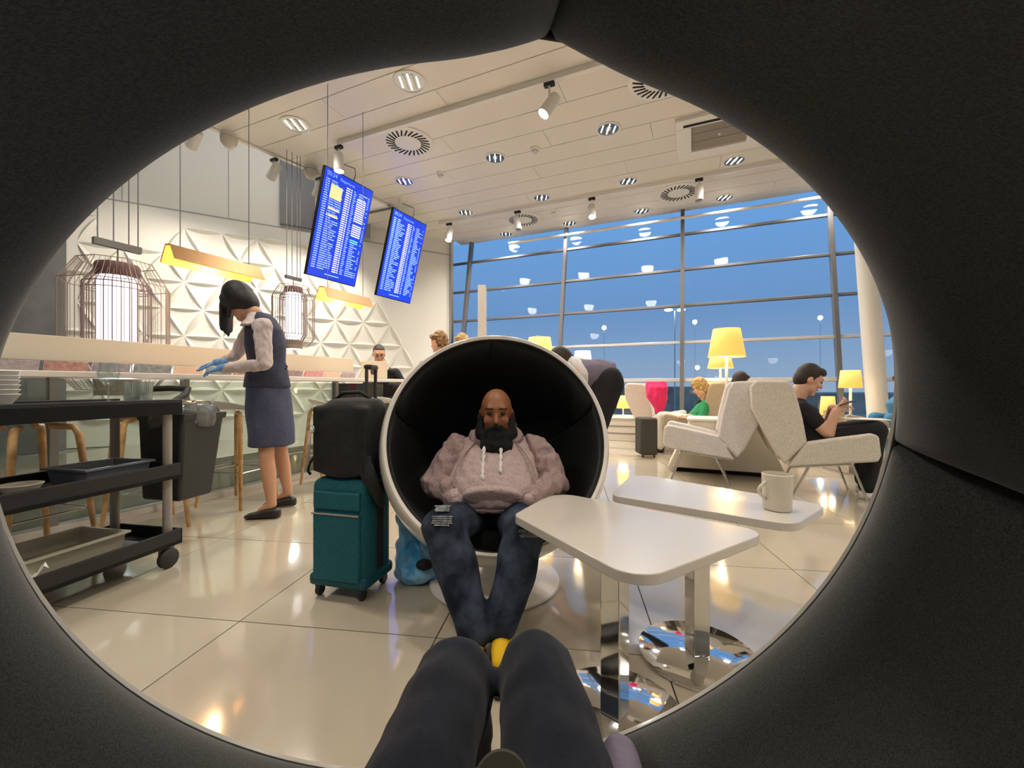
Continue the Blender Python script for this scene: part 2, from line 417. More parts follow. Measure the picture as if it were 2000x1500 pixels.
# ------------------------------------------------------------------ leaning window wall
FB, LEAN = 8.25, .178
def fw(a, z, o=0): return ab(a, FB+LEAN*z+o, z)
win = bpy.data.objects.new('window_1', None); COL.objects.link(win); struct(win, 'tall leaning glass wall with grey mullions, dusk outside')
MUL = [-4.95, -2.57, -.19, 2.19, 4.57, 6.95, 9.33]; TRZ = [.42, 1.12, 1.83, 2.55, 3.27, 4.0, 4.5]
cols = [-5.75]+MUL+[10.5]
nrm = V3*1-Z3*LEAN; nrm.normalize(); upv = (V3*LEAN+Z3).normalized()
for i, (a0, a1) in enumerate(zip(cols, cols[1:])):
    for z0, z1 in zip([0]+TRZ, TRZ):
        MB().add([fw(a0, z0), fw(a1, z0), fw(a1, z1), fw(a0, z1)], [(0, 1, 2, 3)]).build('pane', 'facade_glass', win)
for a in MUL:
    MB().box(fw(a, 2.3, -.05), (.07, .12, 4.7), (U3, nrm, upv)).build('mullion', 'mullion', win, bevel=.006)
for z in TRZ[:-1]:
    p0, p1 = fw(-5.75, z, -.02), fw(10.5, z, -.02)
    MB().box((p0+p1)/2, ((p1-p0).length, .05, .05 if z > 1.5 else .065), (U3, nrm, upv)).build('transom', 'transom_white' if z < 2 else 'mullion', win, bevel=.006)
bench = thing('window_ledge', 'long low white ledge with slots running below the window wall', 'ledge', ab(0, 8.0))
MB().box(ab(2.5, 8.05, .2), (16, .32, .40), (U3, V3, Z3)).build('ledge_body', 'counter_white', bench, bevel=.01)
for z in (.14, .27): MB().box(ab(2.5, 7.885, z), (16, .012, .02), (U3, V3, Z3)).build('slot', 'grille', bench)
MB().box(ab(2.5, 8.04, .415), (16, .36, .03), (U3, V3, Z3)).build('ledge_top', 'white_lacquer', bench, bevel=.008)
col_b, col_t = V((5.66, 6.45, 0)), V((5.34, 6.45, 4.5))
struct(MB().tube([col_b, col_t], .135, 32, cap=False).build('trim_2', 'white_plastic', smooth=60), 'round white column leaning in front of the window')

rl = thing('window_rail', 'slim white rail running across the top of the window wall', 'rail', tuple(ab(-3.9, 8.86, 4.3)))
MB().tube([ab(-3.9, 8.86, 4.3), ab(10.3, 8.86, 4.3)], .028, 12).build('rod', 'white_plastic', rl, 60)
for a in (-2.57, -.19, 2.19, 4.57, 6.95, 9.33): MB().tube([ab(a, 8.86, 4.3), ab(a, 8.98, 4.3)], .012, 8).build('rail_bracket', 'white_plastic', rl)

# outside: apron, low terminal, light masts
struct(MB().add([(-200, 13, -5), (250, 13, -5), (250, 330, -5), (-200, 330, -5)], [(0, 1, 2, 3)]).build('ground_outside', 'dusk_ground'))
for k, (p, q, h0) in enumerate([((-20, 60), (30, 52), 3.0), ((34, 50), (90, 42), 2.2)]):
    t = MB().hexa([(p[0], p[1], -5), (q[0], q[1], -5), (q[0]+2, q[1]+12, -5), (p[0]+2, p[1]+12, -5)], [(p[0], p[1], -2+h0), (q[0], q[1], -2+h0), (q[0]+2, q[1]+12, -2+h0), (p[0]+2, p[1]+12, -2+h0)]).build('terminal_building', 'dusk_building')
    tag(t, ['low dark terminal building across the apron, left of the column', 'low dark building outside at the far right behind the column'][k], 'building')
for k, (x, y, d, two) in enumerate([(1318, 607, 30, 1), (1357, 630, 42, 0), (1180, 641, 48, 0), (1362, 719, 40, 0), (1602, 622, 34, 0)]):
    p = at(x, y, d)
    t = thing('light_mast', ['double-headed light mast outside, left of the bright floodlight', 'brightest starlike floodlight outside beside the tall mullion', 'floodlight outside above the bending person', 'small distant lamp outside left of the big floor lamp', 'small lamp outside near the column'][k], 'light mast', (p.x, p.y, -5))
    MB().tube([(p.x, p.y, -5), p], (.04 if two else .014)*d/30, 8).build('pole', 'mast_grey', t)
    for s_ in ((-.45, .45) if two else (0,)):
        MB().ell(p+V((s_, 0, .06)), (.28, .28, .08) if two else (.2*d/40, .2*d/40, .2*d/40)).build('lamp_head', 'mast_light', t, 180)

# ------------------------------------------------------------------ ceiling fittings
def xr(c, r0, r1, z0, z1): return c
def downlight(p, r, label, group=None, power=0.0):
    t = thing('downlight', label, 'ceiling light', (p.x, p.y, CEIL), 0, group)
    MB().lathe([(r, 0), (r, -.012), (r*.86, -.014), (r*.84, -.004)], (0, 0, 0), 28).build('ring', 'white_plastic', t, 40, world=False)
    MB().lathe([(r*.85, -.006), (r*.55, -.002), (r*.3, -.001)], (0, 0, 0), 28).build('reflector', 'chrome_soft', t, 40, world=False)
    for q in range(5):
        MB().box((r*(-.5+.25*q), 0, -.006), (r*.10, r*1.3*math.sqrt(max(.1, 1-(-.5+.25*q)**2*2)), .006)).build('louvre', 'bulb_soft' if q % 2 == 0 else 'chrome_soft', t, world=False)
    if power: light('downlight_beam', 'SPOT', (p.x, p.y, CEIL-.05), power*2.6, WARM, .14, (p.x, p.y, 0), 150, .9)
    return t
DL = [((800, 160), .19, 'largest round downlight, just below the black chair rim at top'),
      ((577, 243), .19, 'round downlight beside the white ceiling edge over the bar'),
      ((967, 308), .165, 'round downlight right of the slotted round vent'),
      ((1188, 252), .165, 'round downlight between the bright spot and the air-conditioning cassette'),
      ((790, 354), .165, 'round downlight just above the pole of the smaller screen'),
      ((1434, 314), .165, 'round downlight below the air-conditioning cassette'),
      ((1227, 354), .165, 'round downlight above the bright middle spot of the rear track'),
      ((1058, 386), .165, 'round downlight left of the small ceiling sensor dome'),
      ((910, 415), .165, 'round downlight above the leftmost lit spot of the rear track'),
      ((1415, 386), .165, 'round downlight right of the unlit spot beside the rear vent'),
      ((1253, 412), .165, 'small downlight right of the bright middle spot near the window'),
      ((1112, 436), .16, 'small downlight near the window, left of the bright middle spot'),
      ((988, 457), .16, 'small downlight close to the window head at left'),
      ((1600, 356), .165, 'rightmost downlight beside the black chair rim')]
for (x, y), r, lb in DL: downlight(ceil(x, y), r, lb, None, 62)
for a, b in [(-3.2, 1.2), (-.4, 1.6), (2.4, 1.6), (5.2, 2.0), (5.4, 4.2), (7.6, 3.4), (7.8, 5.6), (-3, -1.5), (0, -1.5), (3.2, -1.5), (6.5, -.8), (4.8, 6.2)]:  # unseen downlights added to light the rest of the room
    downlight(ab(a, b), .17, 'round downlight added outside the picture to light the room', 'added downlights outside the picture', 62)
def vent(p, r, label):
    t = thing('round_vent', label, 'air vent', (p.x, p.y, CEIL))
    MB().lathe([(r, 0), (r, -.012), (r*.93, -.022), (.001, -.022)], (0, 0, 0), 40).build('disc', 'white_plastic', t, 40, world=False)
    sm = MB().box((0, 0, 0), (r*.36, r*.06, .006)).mesh('slot'); sm.materials.append(MATS['slot_black'])
    for k in range(26):
        a = 2*math.pi*k/26; o = bpy.data.objects.new('slot', sm); COL.objects.link(o); o.parent = t
        o.location = (r*.68*math.cos(a), r*.68*math.sin(a), -.024); o.rotation_euler = (0, 0, a+.35)
vent(ceil(797, 277), .36, 'large round slotted ceiling vent above the bigger screen')
vent(ceil(1290, 152), .36, 'slotted round vent half hidden by the black chair rim')
vent(ceil(1325, 375), .36, 'round slotted vent beside the unlit spot of the rear track')
vent(ceil(1022, 428), .36, 'farthest round slotted vent at the left of the rear track')
for (x, y), lb in [((860, 338), 'small white smoke detector above the smaller screen'), ((1081, 412), 'white sensor dome under the ceiling near the window'), ((1045, 290), 'tiny grey sprinkler head in the ceiling planks')]:
    p = ceil(x, y); t = thing('smoke_detector', lb, 'detector', (p.x, p.y, CEIL))
    MB().lathe([(.07, 0), (.07, -.02), (.05, -.03)], (0, 0, 0), 20).build('base', 'white_plastic', t, 40, world=False)
    MB().lathe([(.045, -.03), (.04, -.06), (.001, -.07)], (0, 0, 0), 20).build('dome', 'white_lacquer', t, 40, world=False)
# air-conditioning cassettes
for k, (a0, b0) in enumerate([(-.17, 5.95), (.98, 5.95)]):
    t = thing('air_conditioner', ['square ceiling air-conditioning cassette with grey grille', 'second ceiling cassette cut off by the black chair rim'][k], 'air conditioner', ab(a0+.5, b0+.45, CEIL))
    c = ab(a0+.5, b0+.45, CEIL)
    for du, dv, su, sv in ((0, -.42, 1.1, .2), (0, .42, 1.1, .2), (-.45, 0, .2, .64), (.45, 0, .2, .64)):
        MB().box(c+U3*du+V3*dv+Z3*-.03, (su, sv, .06), (U3, V3, Z3)).build('frame_bar', 'white_plastic', t, bevel=.01)
    MB().box(c+V3*-.39+Z3*-.062, (.9, .05, .006), (U3, V3, Z3)).build('air_slot', 'slot_black', t)
    for q in range(3): MB().box(c+V3*(-.21+.21*q)+Z3*-.02, (.7, .2, .02), (U3, V3, Z3)).build('grille', 'grille', t)
    MB().ell(c+Z3*-.04, (.02, .02, .02)).build('indicator', 'white_plastic', t, 180)
# lighting tracks and spots
def track(a0, a1, b, label):
    t = MB().box(ab((a0+a1)/2, b, CEIL-.035), (a1-a0, .06, .07), (U3, V3, Z3)).build('light_track', 'white_plastic', bevel=.005); tag(t, label, 'light track')
track(-4.65, 9.5, 4.52, 'white lighting track crossing the ceiling in the foreground')
track(-4.95, 9.5, 7.58, 'white lighting track across the ceiling near the window')
def spot(p0, head, aim, label, lit, power=0):
    """p0 on the ceiling or track, head = body centre, aim = direction"""
    t = thing('track_spot', label, 'spotlight', tuple(p0)); d = V(aim).normalized()
    MB().box(V(p0)-Z3*.02, (.12, .05, .04), (U3, V3, Z3)).build('adapter', 'black_plastic', t)
    MB().tube([V(p0)-Z3*.03, V(head)+Z3*.05, V(head)], .012, 8).build('bracket', 'white_plastic', t)
    a = d.cross(Z3).normalized() if abs(d.z) < .98 else V((1, 0, 0)); b = d.cross(a)
    MB().lathe([(.001, -.14), (.055, -.14), (.066, -.12), (.072, .12), (.064, .125), (.058, .10), (.001, .10)], V(head), 20, (a, b, d)).build('head', 'white_plastic', t, 40)
    MB().lathe([(.001, .108), (.056, .108)], V(head), 20, (a, b, d)).build('lens', 'bulb' if lit else 'chrome_soft', t, 40)
    if lit and power: light('track_spot_beam', 'SPOT', tuple(V(head)+d*.14), power, (255, 244, 228), .06, tuple(V(head)+d), 70, .8)
p = ab((ceil(675, 285).dot(U3)), 4.52, CEIL-.07); spot(p, p-Z3*.24, (.05, -.05, -1), 'lit spot hanging from the front track over the bigger screen', True, 130)
p = ab((ceil(1080, 165).dot(U3)), 4.52, CEIL-.07); spot(p, p-Z3*.26, (-.5, -.1, -.75), 'lit spot on the front track beneath the chair cushion seam', True, 130)
for x, y, lit, lb, aim in [(892, 440, True, 'leftmost lit spot of the rear track next to the pillar', (-.1, -.25, -1)), (1025, 420, False, 'unlit white spot in front of the farthest vent', (.15, -.1, -1)),
                           (1165, 396, True, 'brilliant lit spot in the middle of the rear track', (0, -.35, -.9)), (1365, 355, False, 'unlit white spot beside the rear round vent at right', (-.1, -.1, -1))]:
    p = ab(ceil(x, y).dot(U3), 7.58, CEIL-.07); spot(p, p-Z3*.25, aim, lb, lit, 90)
# small wash lights on the ceiling edge aimed at the star wall
for k, bq in enumerate([3.45, 4.45, 5.15, 5.75]):
    p = ab(-6.0+(bq-3.63)*.209-.05, bq, CEIL-.02); tgt = wp([5.9, 4.9, 3.7, 2.7][k], 2.7)
    spot(p, p-Z3*.2-en*-.0, (tgt-p), 'white wash light under the ceiling edge, ' + ['nearest the black rim', 'second from the black rim', 'left of the bigger screen', 'closest to the bigger screen'][k], True, 210)
for k, (x, y) in enumerate([(447, 262), (607, 326)]):
    p = ceil(x, y); t = thing('dome_speaker', ['round white dome under the ceiling edge near the black rim', 'round white dome left of the bigger screen'][k], 'dome', (p.x, p.y, CEIL))
    MB().lathe([(.1, 0), (.1, -.05), (.11, -.055)], (0, 0, 0), 24).build('collar', 'white_plastic', t, 40, world=False)
    MB().lathe([(.105, -.06), (.1, -.12), (.06, -.18), (.001, -.2)], (0, 0, 0), 24).build('dome', 'white_lacquer', t, 60, world=False)

# ------------------------------------------------------------------ the two ball chairs
def ball_chair(label, rimc, tilt, yaw, Rs, rr, T, inset, seams, padmat, base, stem=True, fine=1):
    n = V((math.sin(yaw)*math.cos(tilt), math.cos(yaw)*math.cos(tilt), math.sin(tilt)))
    e1 = V((math.cos(yaw), -math.sin(yaw), 0)); e2 = e1.cross(n); e2.normalize()
    C = V(rimc)-n*inset; th0 = math.asin(rr/Rs)
    t = thing('ball_chair', label, 'chair', (C.x, C.y, 0))
    A = (e1, e2, n)
    th = [th0+(math.pi-th0)*i/40 for i in range(41)]
    prof = [(Rs*math.sin(q), Rs*math.cos(q)) for q in reversed(th)]
    ri = Rs-.02
    prof += [((Rs-.003)*math.sin(th0-.012), (Rs-.003)*math.cos(th0-.012)), ((Rs-.017)*math.sin(th0-.012), (Rs-.017)*math.cos(th0-.012))]
    prof += [(ri*math.sin(q), ri*math.cos(q)) for q in th]
    MB().lathe(prof, C, 96, A).build('shell', 'shell_white', t, 60, weld=True)
    seams = sorted(s % (2*math.pi) for s in seams)
    nt_, npz = 40, 64
    for k, s0 in enumerate(seams):
        s1 = seams[(k+1) % len(seams)]
        if s1 <= s0: s1 += 2*math.pi
        half = (s1-s0)/2; ew = .17/half
        m = MB(); vs = []
        for j in range(npz+1):
            x = math.sin(math.pi*(j/npz-.5)); x = .55*x+.45*(2*j/npz-1); ax_ = abs(x)
            s_ = 1.0 if ax_ < 1-ew else math.sqrt(max(0, 1-((ax_-1+ew)/ew)**2))
            s_ = .08+.92*s_; s_ *= 1-.10*ax_**2
            ph = s0+half*(x+1)
            for i in range(nt_+1):
                w = (i/nt_)**2.0; q = th0+(math.pi-th0-.02)*w; xx = (q-th0)/R(8)
                g = math.sqrt(max(0, 1-(1-min(xx, 1))**2)) if xx < 1 else 1
                fade = 1-.5*max(0, (q-R(120))/R(60)) if q > R(120) else 1
                rad = ri-.001-T*g*s_*fade
                vs.append(C+(e1*math.cos(ph)+e2*math.sin(ph))*(rad*math.sin(q))+n*(rad*math.cos(q)))
        fs = [(j*(nt_+1)+i, (j+1)*(nt_+1)+i, (j+1)*(nt_+1)+i+1, j*(nt_+1)+i+1) for j in range(npz) for i in range(nt_)]
        m.add(vs, fs).build('pad_panel', padmat, t, 180)
    pts = [C+(e1*math.cos(2*math.pi*k/96)+e2*math.sin(2*math.pi*k/96))*((ri-.002)*math.sin(th0+.004))+n*((ri-.002)*math.cos(th0+.004)) for k in range(96)]
    MB().tube(pts, .0045, 8, closed=True).build('piping', 'piping_black', t, 180)
    # seat cushion
    zc = C.z-.395; rc = math.sqrt(max(.01, (ri-T)**2-.395**2))*.93
    MB().lathe([(.001, -.10), (rc*.8, -.10), (rc*.93, -.06), (rc*.98, -.02), (rc*.95, .03), (rc*.82, .06), (rc*.4, .075), (.001, .078)], (C.x, C.y, zc), 48).build('seat_cushion', padmat, t, 180)
    zb = C.z-Rs
    MB().lathe([(.001, 0), (.33, 0), (.335, .006), (.33, .014), (.2, .02), (.08, .035), (.065, .06), (.08, zb+.02), (.13, zb+.045), (.001, zb+.03)], (C.x, C.y, 0), 64).build('base', 'shell_white', t, 50)
    return t
P2 = math.pi/2
own = ball_chair('black padded ball chair around the camera, its round opening framing the view', (-.0072, .5102, .7526), .4297, -.1418, .63, .5746, .062, .19, [1.55, .3, -1.13, 2.75], 'pad_near', True)
opp = ball_chair('white ball chair with black padded inside facing the camera', (-.066, 1.959, .768), .36, math.pi-.098, .575, .525, .028, .232, [P2-.02, .35, -P2, math.pi-.35], 'pad_black', True)

# ------------------------------------------------------------------ small side tables
def rounded(poly, rads, n=8):
    out = []
    for i, p in enumerate(poly):
        p = V((*p, 0)); a = V((*poly[i-1], 0))-p; b = V((*poly[(i+1) % len(poly)], 0))-p; a.normalize(); b.normalize()
        ang = a.angle(b); rr_ = rads[i]; d = rr_/math.tan(ang/2); c = p+(a+b).normalized()*(rr_/math.sin(ang/2))
        p0, p1 = p+a*d, p+b*d; v0, v1 = p0-c, p1-c
        a0 = math.atan2(v0.y, v0.x); a1 = math.atan2(v1.y, v1.x); da = (a1-a0+math.pi) % (2*math.pi)-math.pi
        out += [c+V((math.cos(a0+da*k/n), math.sin(a0+da*k/n), 0))*rr_ for k in range(n+1)]
    return out
def side_table(poly, rads, leg, rot_, label):
    t = thing('side_table', label, 'table', (leg[0], leg[1], 0))
    pl = [p+Z3*.468 for p in rounded(poly, rads)]
    MB().prism(pl, (0, 0, .032)).build('table_top', 'white_lacquer', t, 30, bevel=.003)
    c, s_ = math.cos(rot_), math.sin(rot_)
    MB().box((leg[0], leg[1], .241), (.064, .064, .454), (V((c, s_, 0)), V((-s_, c, 0)), Z3)).build('leg', 'chrome', t, bevel=.003)
    MB().lathe([(.001, 0), (.208, 0), (.21, .003), (.21, .010), (.206, .013), (.001, .014)], (leg[0], leg[1], 0), 64).build('base_disc', 'chrome', t, 40)
side_table([(.005, 1.638), (.324, 1.077), (.886, 1.445), (.205, 1.998)], [.055, .10, .06, .10], (.312, 1.275), R(48), 'nearer white side table with rounded corners on a chrome post')
side_table([(.455, 1.935), (1.02, 1.515), (1.33, 1.77), (.70, 2.43)], [.05, .09, .06, .09], (.69, 1.565), R(8), 'farther white side table carrying the mug')
mp = on(1518, 995, .5); mug = thing('mug', 'tall cream coffee mug on the farther side table', 'mug', (mp.x, mp.y, .5))
MB().lathe([(.001, .002), (.048, .002), (.052, .008), (.056, .145), (.0535, .147), (.049, .012), (.001, .010)], (mp.x, mp.y, .5), 40).build('mug_body', 'mug_cream', mug, 50)
MB().tube([(mp.x-.052-.03*math.sin(math.pi*k/8), mp.y-.01, .5+.045+.07*k/8) for k in range(9)], .006, 8).build('handle', 'mug_cream', mug, 180)

# ------------------------------------------------------------------ departure screens
def screen(TL, label, style):
    w = V((.46, .89, 0)).normalized(); n0 = V((.89, -.46, 0)).normalized(); dn = (n0*-.28-Z3).normalized(); nr = w.cross(dn).normalized()
    if nr.dot(V((0, -1, 0))) < 0: nr = -nr
    TL = V(TL); Wd, Hd = .93, 1.59; c = TL+w*Wd/2+dn*Hd/2
    t = thing('departure_screen', label, 'screen', tuple(TL))
    MB().box(c-nr*.03, (Wd, Hd, .05), (w, dn, nr)).build('casing', 'screen_black', t, bevel=.004)
    MB().box(c-nr*.003, (Wd-.03, Hd-.03, .006), (w, dn, nr)).build('display', 'screen_blue', t)
    def P(x, y, h=.0012): return TL+w*(.015+x*(Wd-.03))+dn*(.015+y*(Hd-.03))+nr*h
    rnd = random.Random(3 if style else 8)
    groups = {'screen_text': MB(), 'screen_text_bright': MB(), 'screen_text_yellow': MB(), 'screen_text_green': MB()}
    def bar(g, x0, x1, y0, y1, h=.0012): groups[g].add([P(x0, y0, h), P(x1, y0, h), P(x1, y1, h), P(x0, y1, h)], [(0, 1, 2, 3)])
    nrow = 40
    for r_ in range(nrow):
        y = .085+r_*.0212; h = .0105
        bar('screen_text', .04, .115, y, y+h)
        x = .15
        for q in range(rnd.choice((1, 2, 2))):
            L = rnd.uniform(.06, .15); bar('screen_text', x, min(x+L, .40), y, y+h); x += L+.015
        bar('screen_text_bright', .45, .53, y, y+h); bar('screen_text_bright', .545, .575, y, y+h)
        bar('screen_text', .61, .61+rnd.uniform(.03, .07), y, y+h)
        if not (style and 2 < r_ < 23):
            L = rnd.uniform(.08, .2); bar('screen_text', .72, .72+L, y, y+h)
        if rnd.random() < .6: bar('screen_text', .93, .96, y, y+h)
    if style:
        for r_ in range(2, 8): bar('screen_text_yellow', .15, .38, .078+r_*.0212, .0965+r_*.0212, .0016)
        for r_ in (12, 15): bar('screen_text_yellow', .15, .38, .078+r_*.0212, .094+r_*.0212, .0016)
        for r_ in list(range(3, 14))+list(range(15, 21)): bar('screen_text_bright', .70, .90, .078+r_*.0212, .089+r_*.0212, .0016)
        for r_ in (22, 23): bar('screen_text_green', .70, .88, .082+r_*.0212, .094+r_*.0212, .0016)
    bar('screen_text', .32, .62, .955, .965)
    for g, m in groups.items():
        if m.v: m.build('timetable_rows', g, t)['kind'] = 'stuff'
    def txt(s_, x, y, size, mt='screen_text_bright'):
        cu = bpy.data.curves.new('clock', 'FONT'); cu.body = s_; cu.size = size; o = bpy.data.objects.new('tmp', cu); COL.objects.link(o)
        dg = bpy.context.evaluated_depsgraph_get(); me = bpy.data.meshes.new_from_object(o.evaluated_get(dg)); bpy.data.objects.remove(o)
        for v in me.vertices: v.co = P(x, y, .002)+w*v.co.x-dn*v.co.y-TL
        me.materials.clear(); obj('clock_text', me, mt, t)
    txt('05:24', .04, .055, .08, 'screen_text'); txt('Departures', .3, .058, .06, 'screen_text')
    pt = TL+w*Wd*.28+dn*.1-nr*.09; 
    MB().tube([pt, V((pt.x, pt.y, CEIL))], .018, 10).build('ceiling_pole', 'white_plastic', t)
    MB().box(c-nr*.075, (.3, .4, .04), (w, dn, nr)).build('mount_plate', 'black_plastic', t)
    q = TL+w*Wd*.6-nr*.05
    MB().tube([V((pt.x+.03, pt.y+.12, CEIL-.05)), q+Z3*.2+nr*.03, q+Z3*.1+nr*.04, q], .006, 6).build('cable', 'black_plastic', t)
screen((-2.70, 6.075, 4.21), 'larger-looking blue departure board with yellow and white blocks', True)
screen((-2.115, 7.515, 4.21), 'farther blue departure board nearer the window', False)

# ------------------------------------------------------------------ bar counter
CD = V((.425, .905, 0)).normalized(); CN = V((.905, -.425, 0)).normalized()   # along, and towards the room
C0 = V((-3.55, 1.25, 0)); CL = 5.0
def cp(s_, n, z): return C0+CD*s_-CN*n+Z3*z
bar = thing('bar_counter', 'long white bar counter with glass front and overhanging top', 'counter', tuple(C0))
MB().hexa([cp(0, 0, 1.06), cp(CL, 0, 1.06), cp(CL, .62, 1.06), cp(0, .62, 1.06)], [cp(0, 0, 1.1), cp(CL, 0, 1.1), cp(CL, .62, 1.1), cp(0, .62, 1.1)]).build('worktop', 'counter_white', bar, bevel=.006)
MB().hexa([cp(0, .50, 1.185), cp(4.5, .50, 1.185), cp(4.5, .535, 1.185), cp(0, .535, 1.185)], [cp(0, .50, 1.365), cp(4.5, .50, 1.365), cp(4.5, .535, 1.365), cp(0, .535, 1.365)]).build('screen_panel', 'counter_beige', bar, bevel=.004)
for s_ in [.5+.92*k for k in range(5)]:
    MB().tube([cp(s_, .56, 1.09), cp(s_, .56, 1.3)], .015, 10).build('panel_support', 'steel_post', bar)
k = 0
for s_ in [.05+.80*k for k in range(6)]:
    MB().box(cp(s_+.39, .30, .54), (.78, .012, 1.0), (CD, CN, Z3)).build('glass_panel', 'counter_glass', bar)
    MB().box(cp(s_-.01, .32, .54), (.045, .06, 1.04), (CD, CN, Z3)).build('post', 'steel_post', bar)
MB().hexa([cp(0, .26, 0), cp(CL, .26, 0), cp(CL, .36, 0), cp(0, .36, 0)], [cp(0, .26, .05), cp(CL, .26, .05), cp(CL, .36, .05), cp(0, .36, .05)]).build('kick_rail', 'counter_white', bar)
MB().tube([cp(.1, .18, .3), cp(CL-.1, .18, .3)], .014, 8).build('foot_rail', 'steel_post', bar)
MB().hexa([cp(0, .62, 0), cp(CL, .62, 0), cp(CL, .66, 0), cp(0, .66, 0)], [cp(0, .62, .3), cp(CL, .62, .3), cp(CL, .66, .3), cp(0, .66, .3)]).build('back_shelf', 'counter_white', bar)
# magazines lying under the raised panel
mcol = [(150, 140, 150), (156, 104, 98), (120, 118, 134), (96, 112, 124), (210, 180, 160), (92, 108, 112), (150, 128, 136), (176, 142, 138), (128, 104, 116), (190, 120, 126), (206, 176, 150), (140, 126, 140)]
mlab = ['grey', 'reddish grey', 'violet grey', 'slate grey', 'peach', 'teal grey', 'mauve', 'rose', 'plum', 'pink', 'cream', 'lilac']
s_ = 1.35
for k, c in enumerate(mcol):
    mat('magazine_cover%d' % k, c, .5, noise=(34, .4, tuple(min(255, int(v*.55+90)) for v in c)))
    t = thing('magazine', mlab[k]+' magazine standing under the raised bar panel, ' + ['leftmost of the row', 'second from the black rim', 'third from the black rim', 'behind the wine glass', 'left of the blue gloves', 'beside the blue gloves', 'behind the person in navy', 'just right of the person in navy', 'left of the telescopic handle', 'by the telescopic handle', 'right of the telescopic handle', 'last before the laptop'][k], 'magazine', tuple(cp(s_, .44, 1.1)), 0, 'magazines on the bar')
    L = .24 if k % 3 else .27
    ax_ = (CD, (CN*.93-Z3*.36).normalized(), (Z3*.93+CN*.36).normalized())
    MB().box(cp(s_+L/2, .455, 1.142), (L-.015, .01, .075), ax_).build('pages', 'paper_white', t)
    MB().box(cp(s_+L/2, .445, 1.142), (L-.012, .004, .078), ax_).build('cover', 'magazine_cover%d' % k, t)
    s_ += L+.012

# ------------------------------------------------------------------ pendant trough lamps and cage lanterns
def trough(s0, L, z, label, power):
    c0 = cp(s0, .25, z); t = thing('pendant_lamp', label, 'pendant lamp', tuple(c0))
    side = -CN
    def sec(q):  # profile: gable open downwards, seen from the room side
        return [c0+CD*q-side*.10+Z3*-.135, c0+CD*q-side*.035+Z3*-.01, c0+CD*q+side*.035+Z3*.0, c0+CD*q+side*.11+Z3*-.14]
    def inner(q): return [p_+Z3*-.008+(c0+CD*q+Z3*-.14-p_)*.035 for p_ in sec(q)]
    a, b = sec(0), sec(L)
    m = MB(); m.add(a+b, [(i, i+1, 5+i, 4+i) for i in range(3)]); o = m.build('shade', 'brass', t); 
    sd = o.modifiers.new('s', 'SOLIDIFY'); sd.thickness = .004
    a, b = inner(.004), inner(L-.004)
    MB().add(a+b, [(i, i+1, 5+i, 4+i) for i in range(3)]).build('shade_lining', 'brass_inside', t)
    MB().tube([c0+CD*.06+Z3*-.045, c0+CD*(L-.06)+Z3*-.045], .016, 10).build('tube_bulb', 'bulb_soft', t)
    for q in (.12*L, .88*L):
        MB().tube([c0+CD*q+Z3*0, c0+CD*q+Z3*(CEIL-z)], .004, 6).build('suspension_cord', 'cable_grey', t)
    l = light('trough_glow', 'POINT', tuple(c0+CD*L/2+Z3*-.12), power, (255, 220, 172), .08)
trough(2.28, .76, 2.17, 'brass trough pendant lamp hanging beside the person in navy', 13)
trough(3.78, .72, 2.15, 'farther brass trough pendant lamp below the bigger screen', 13)

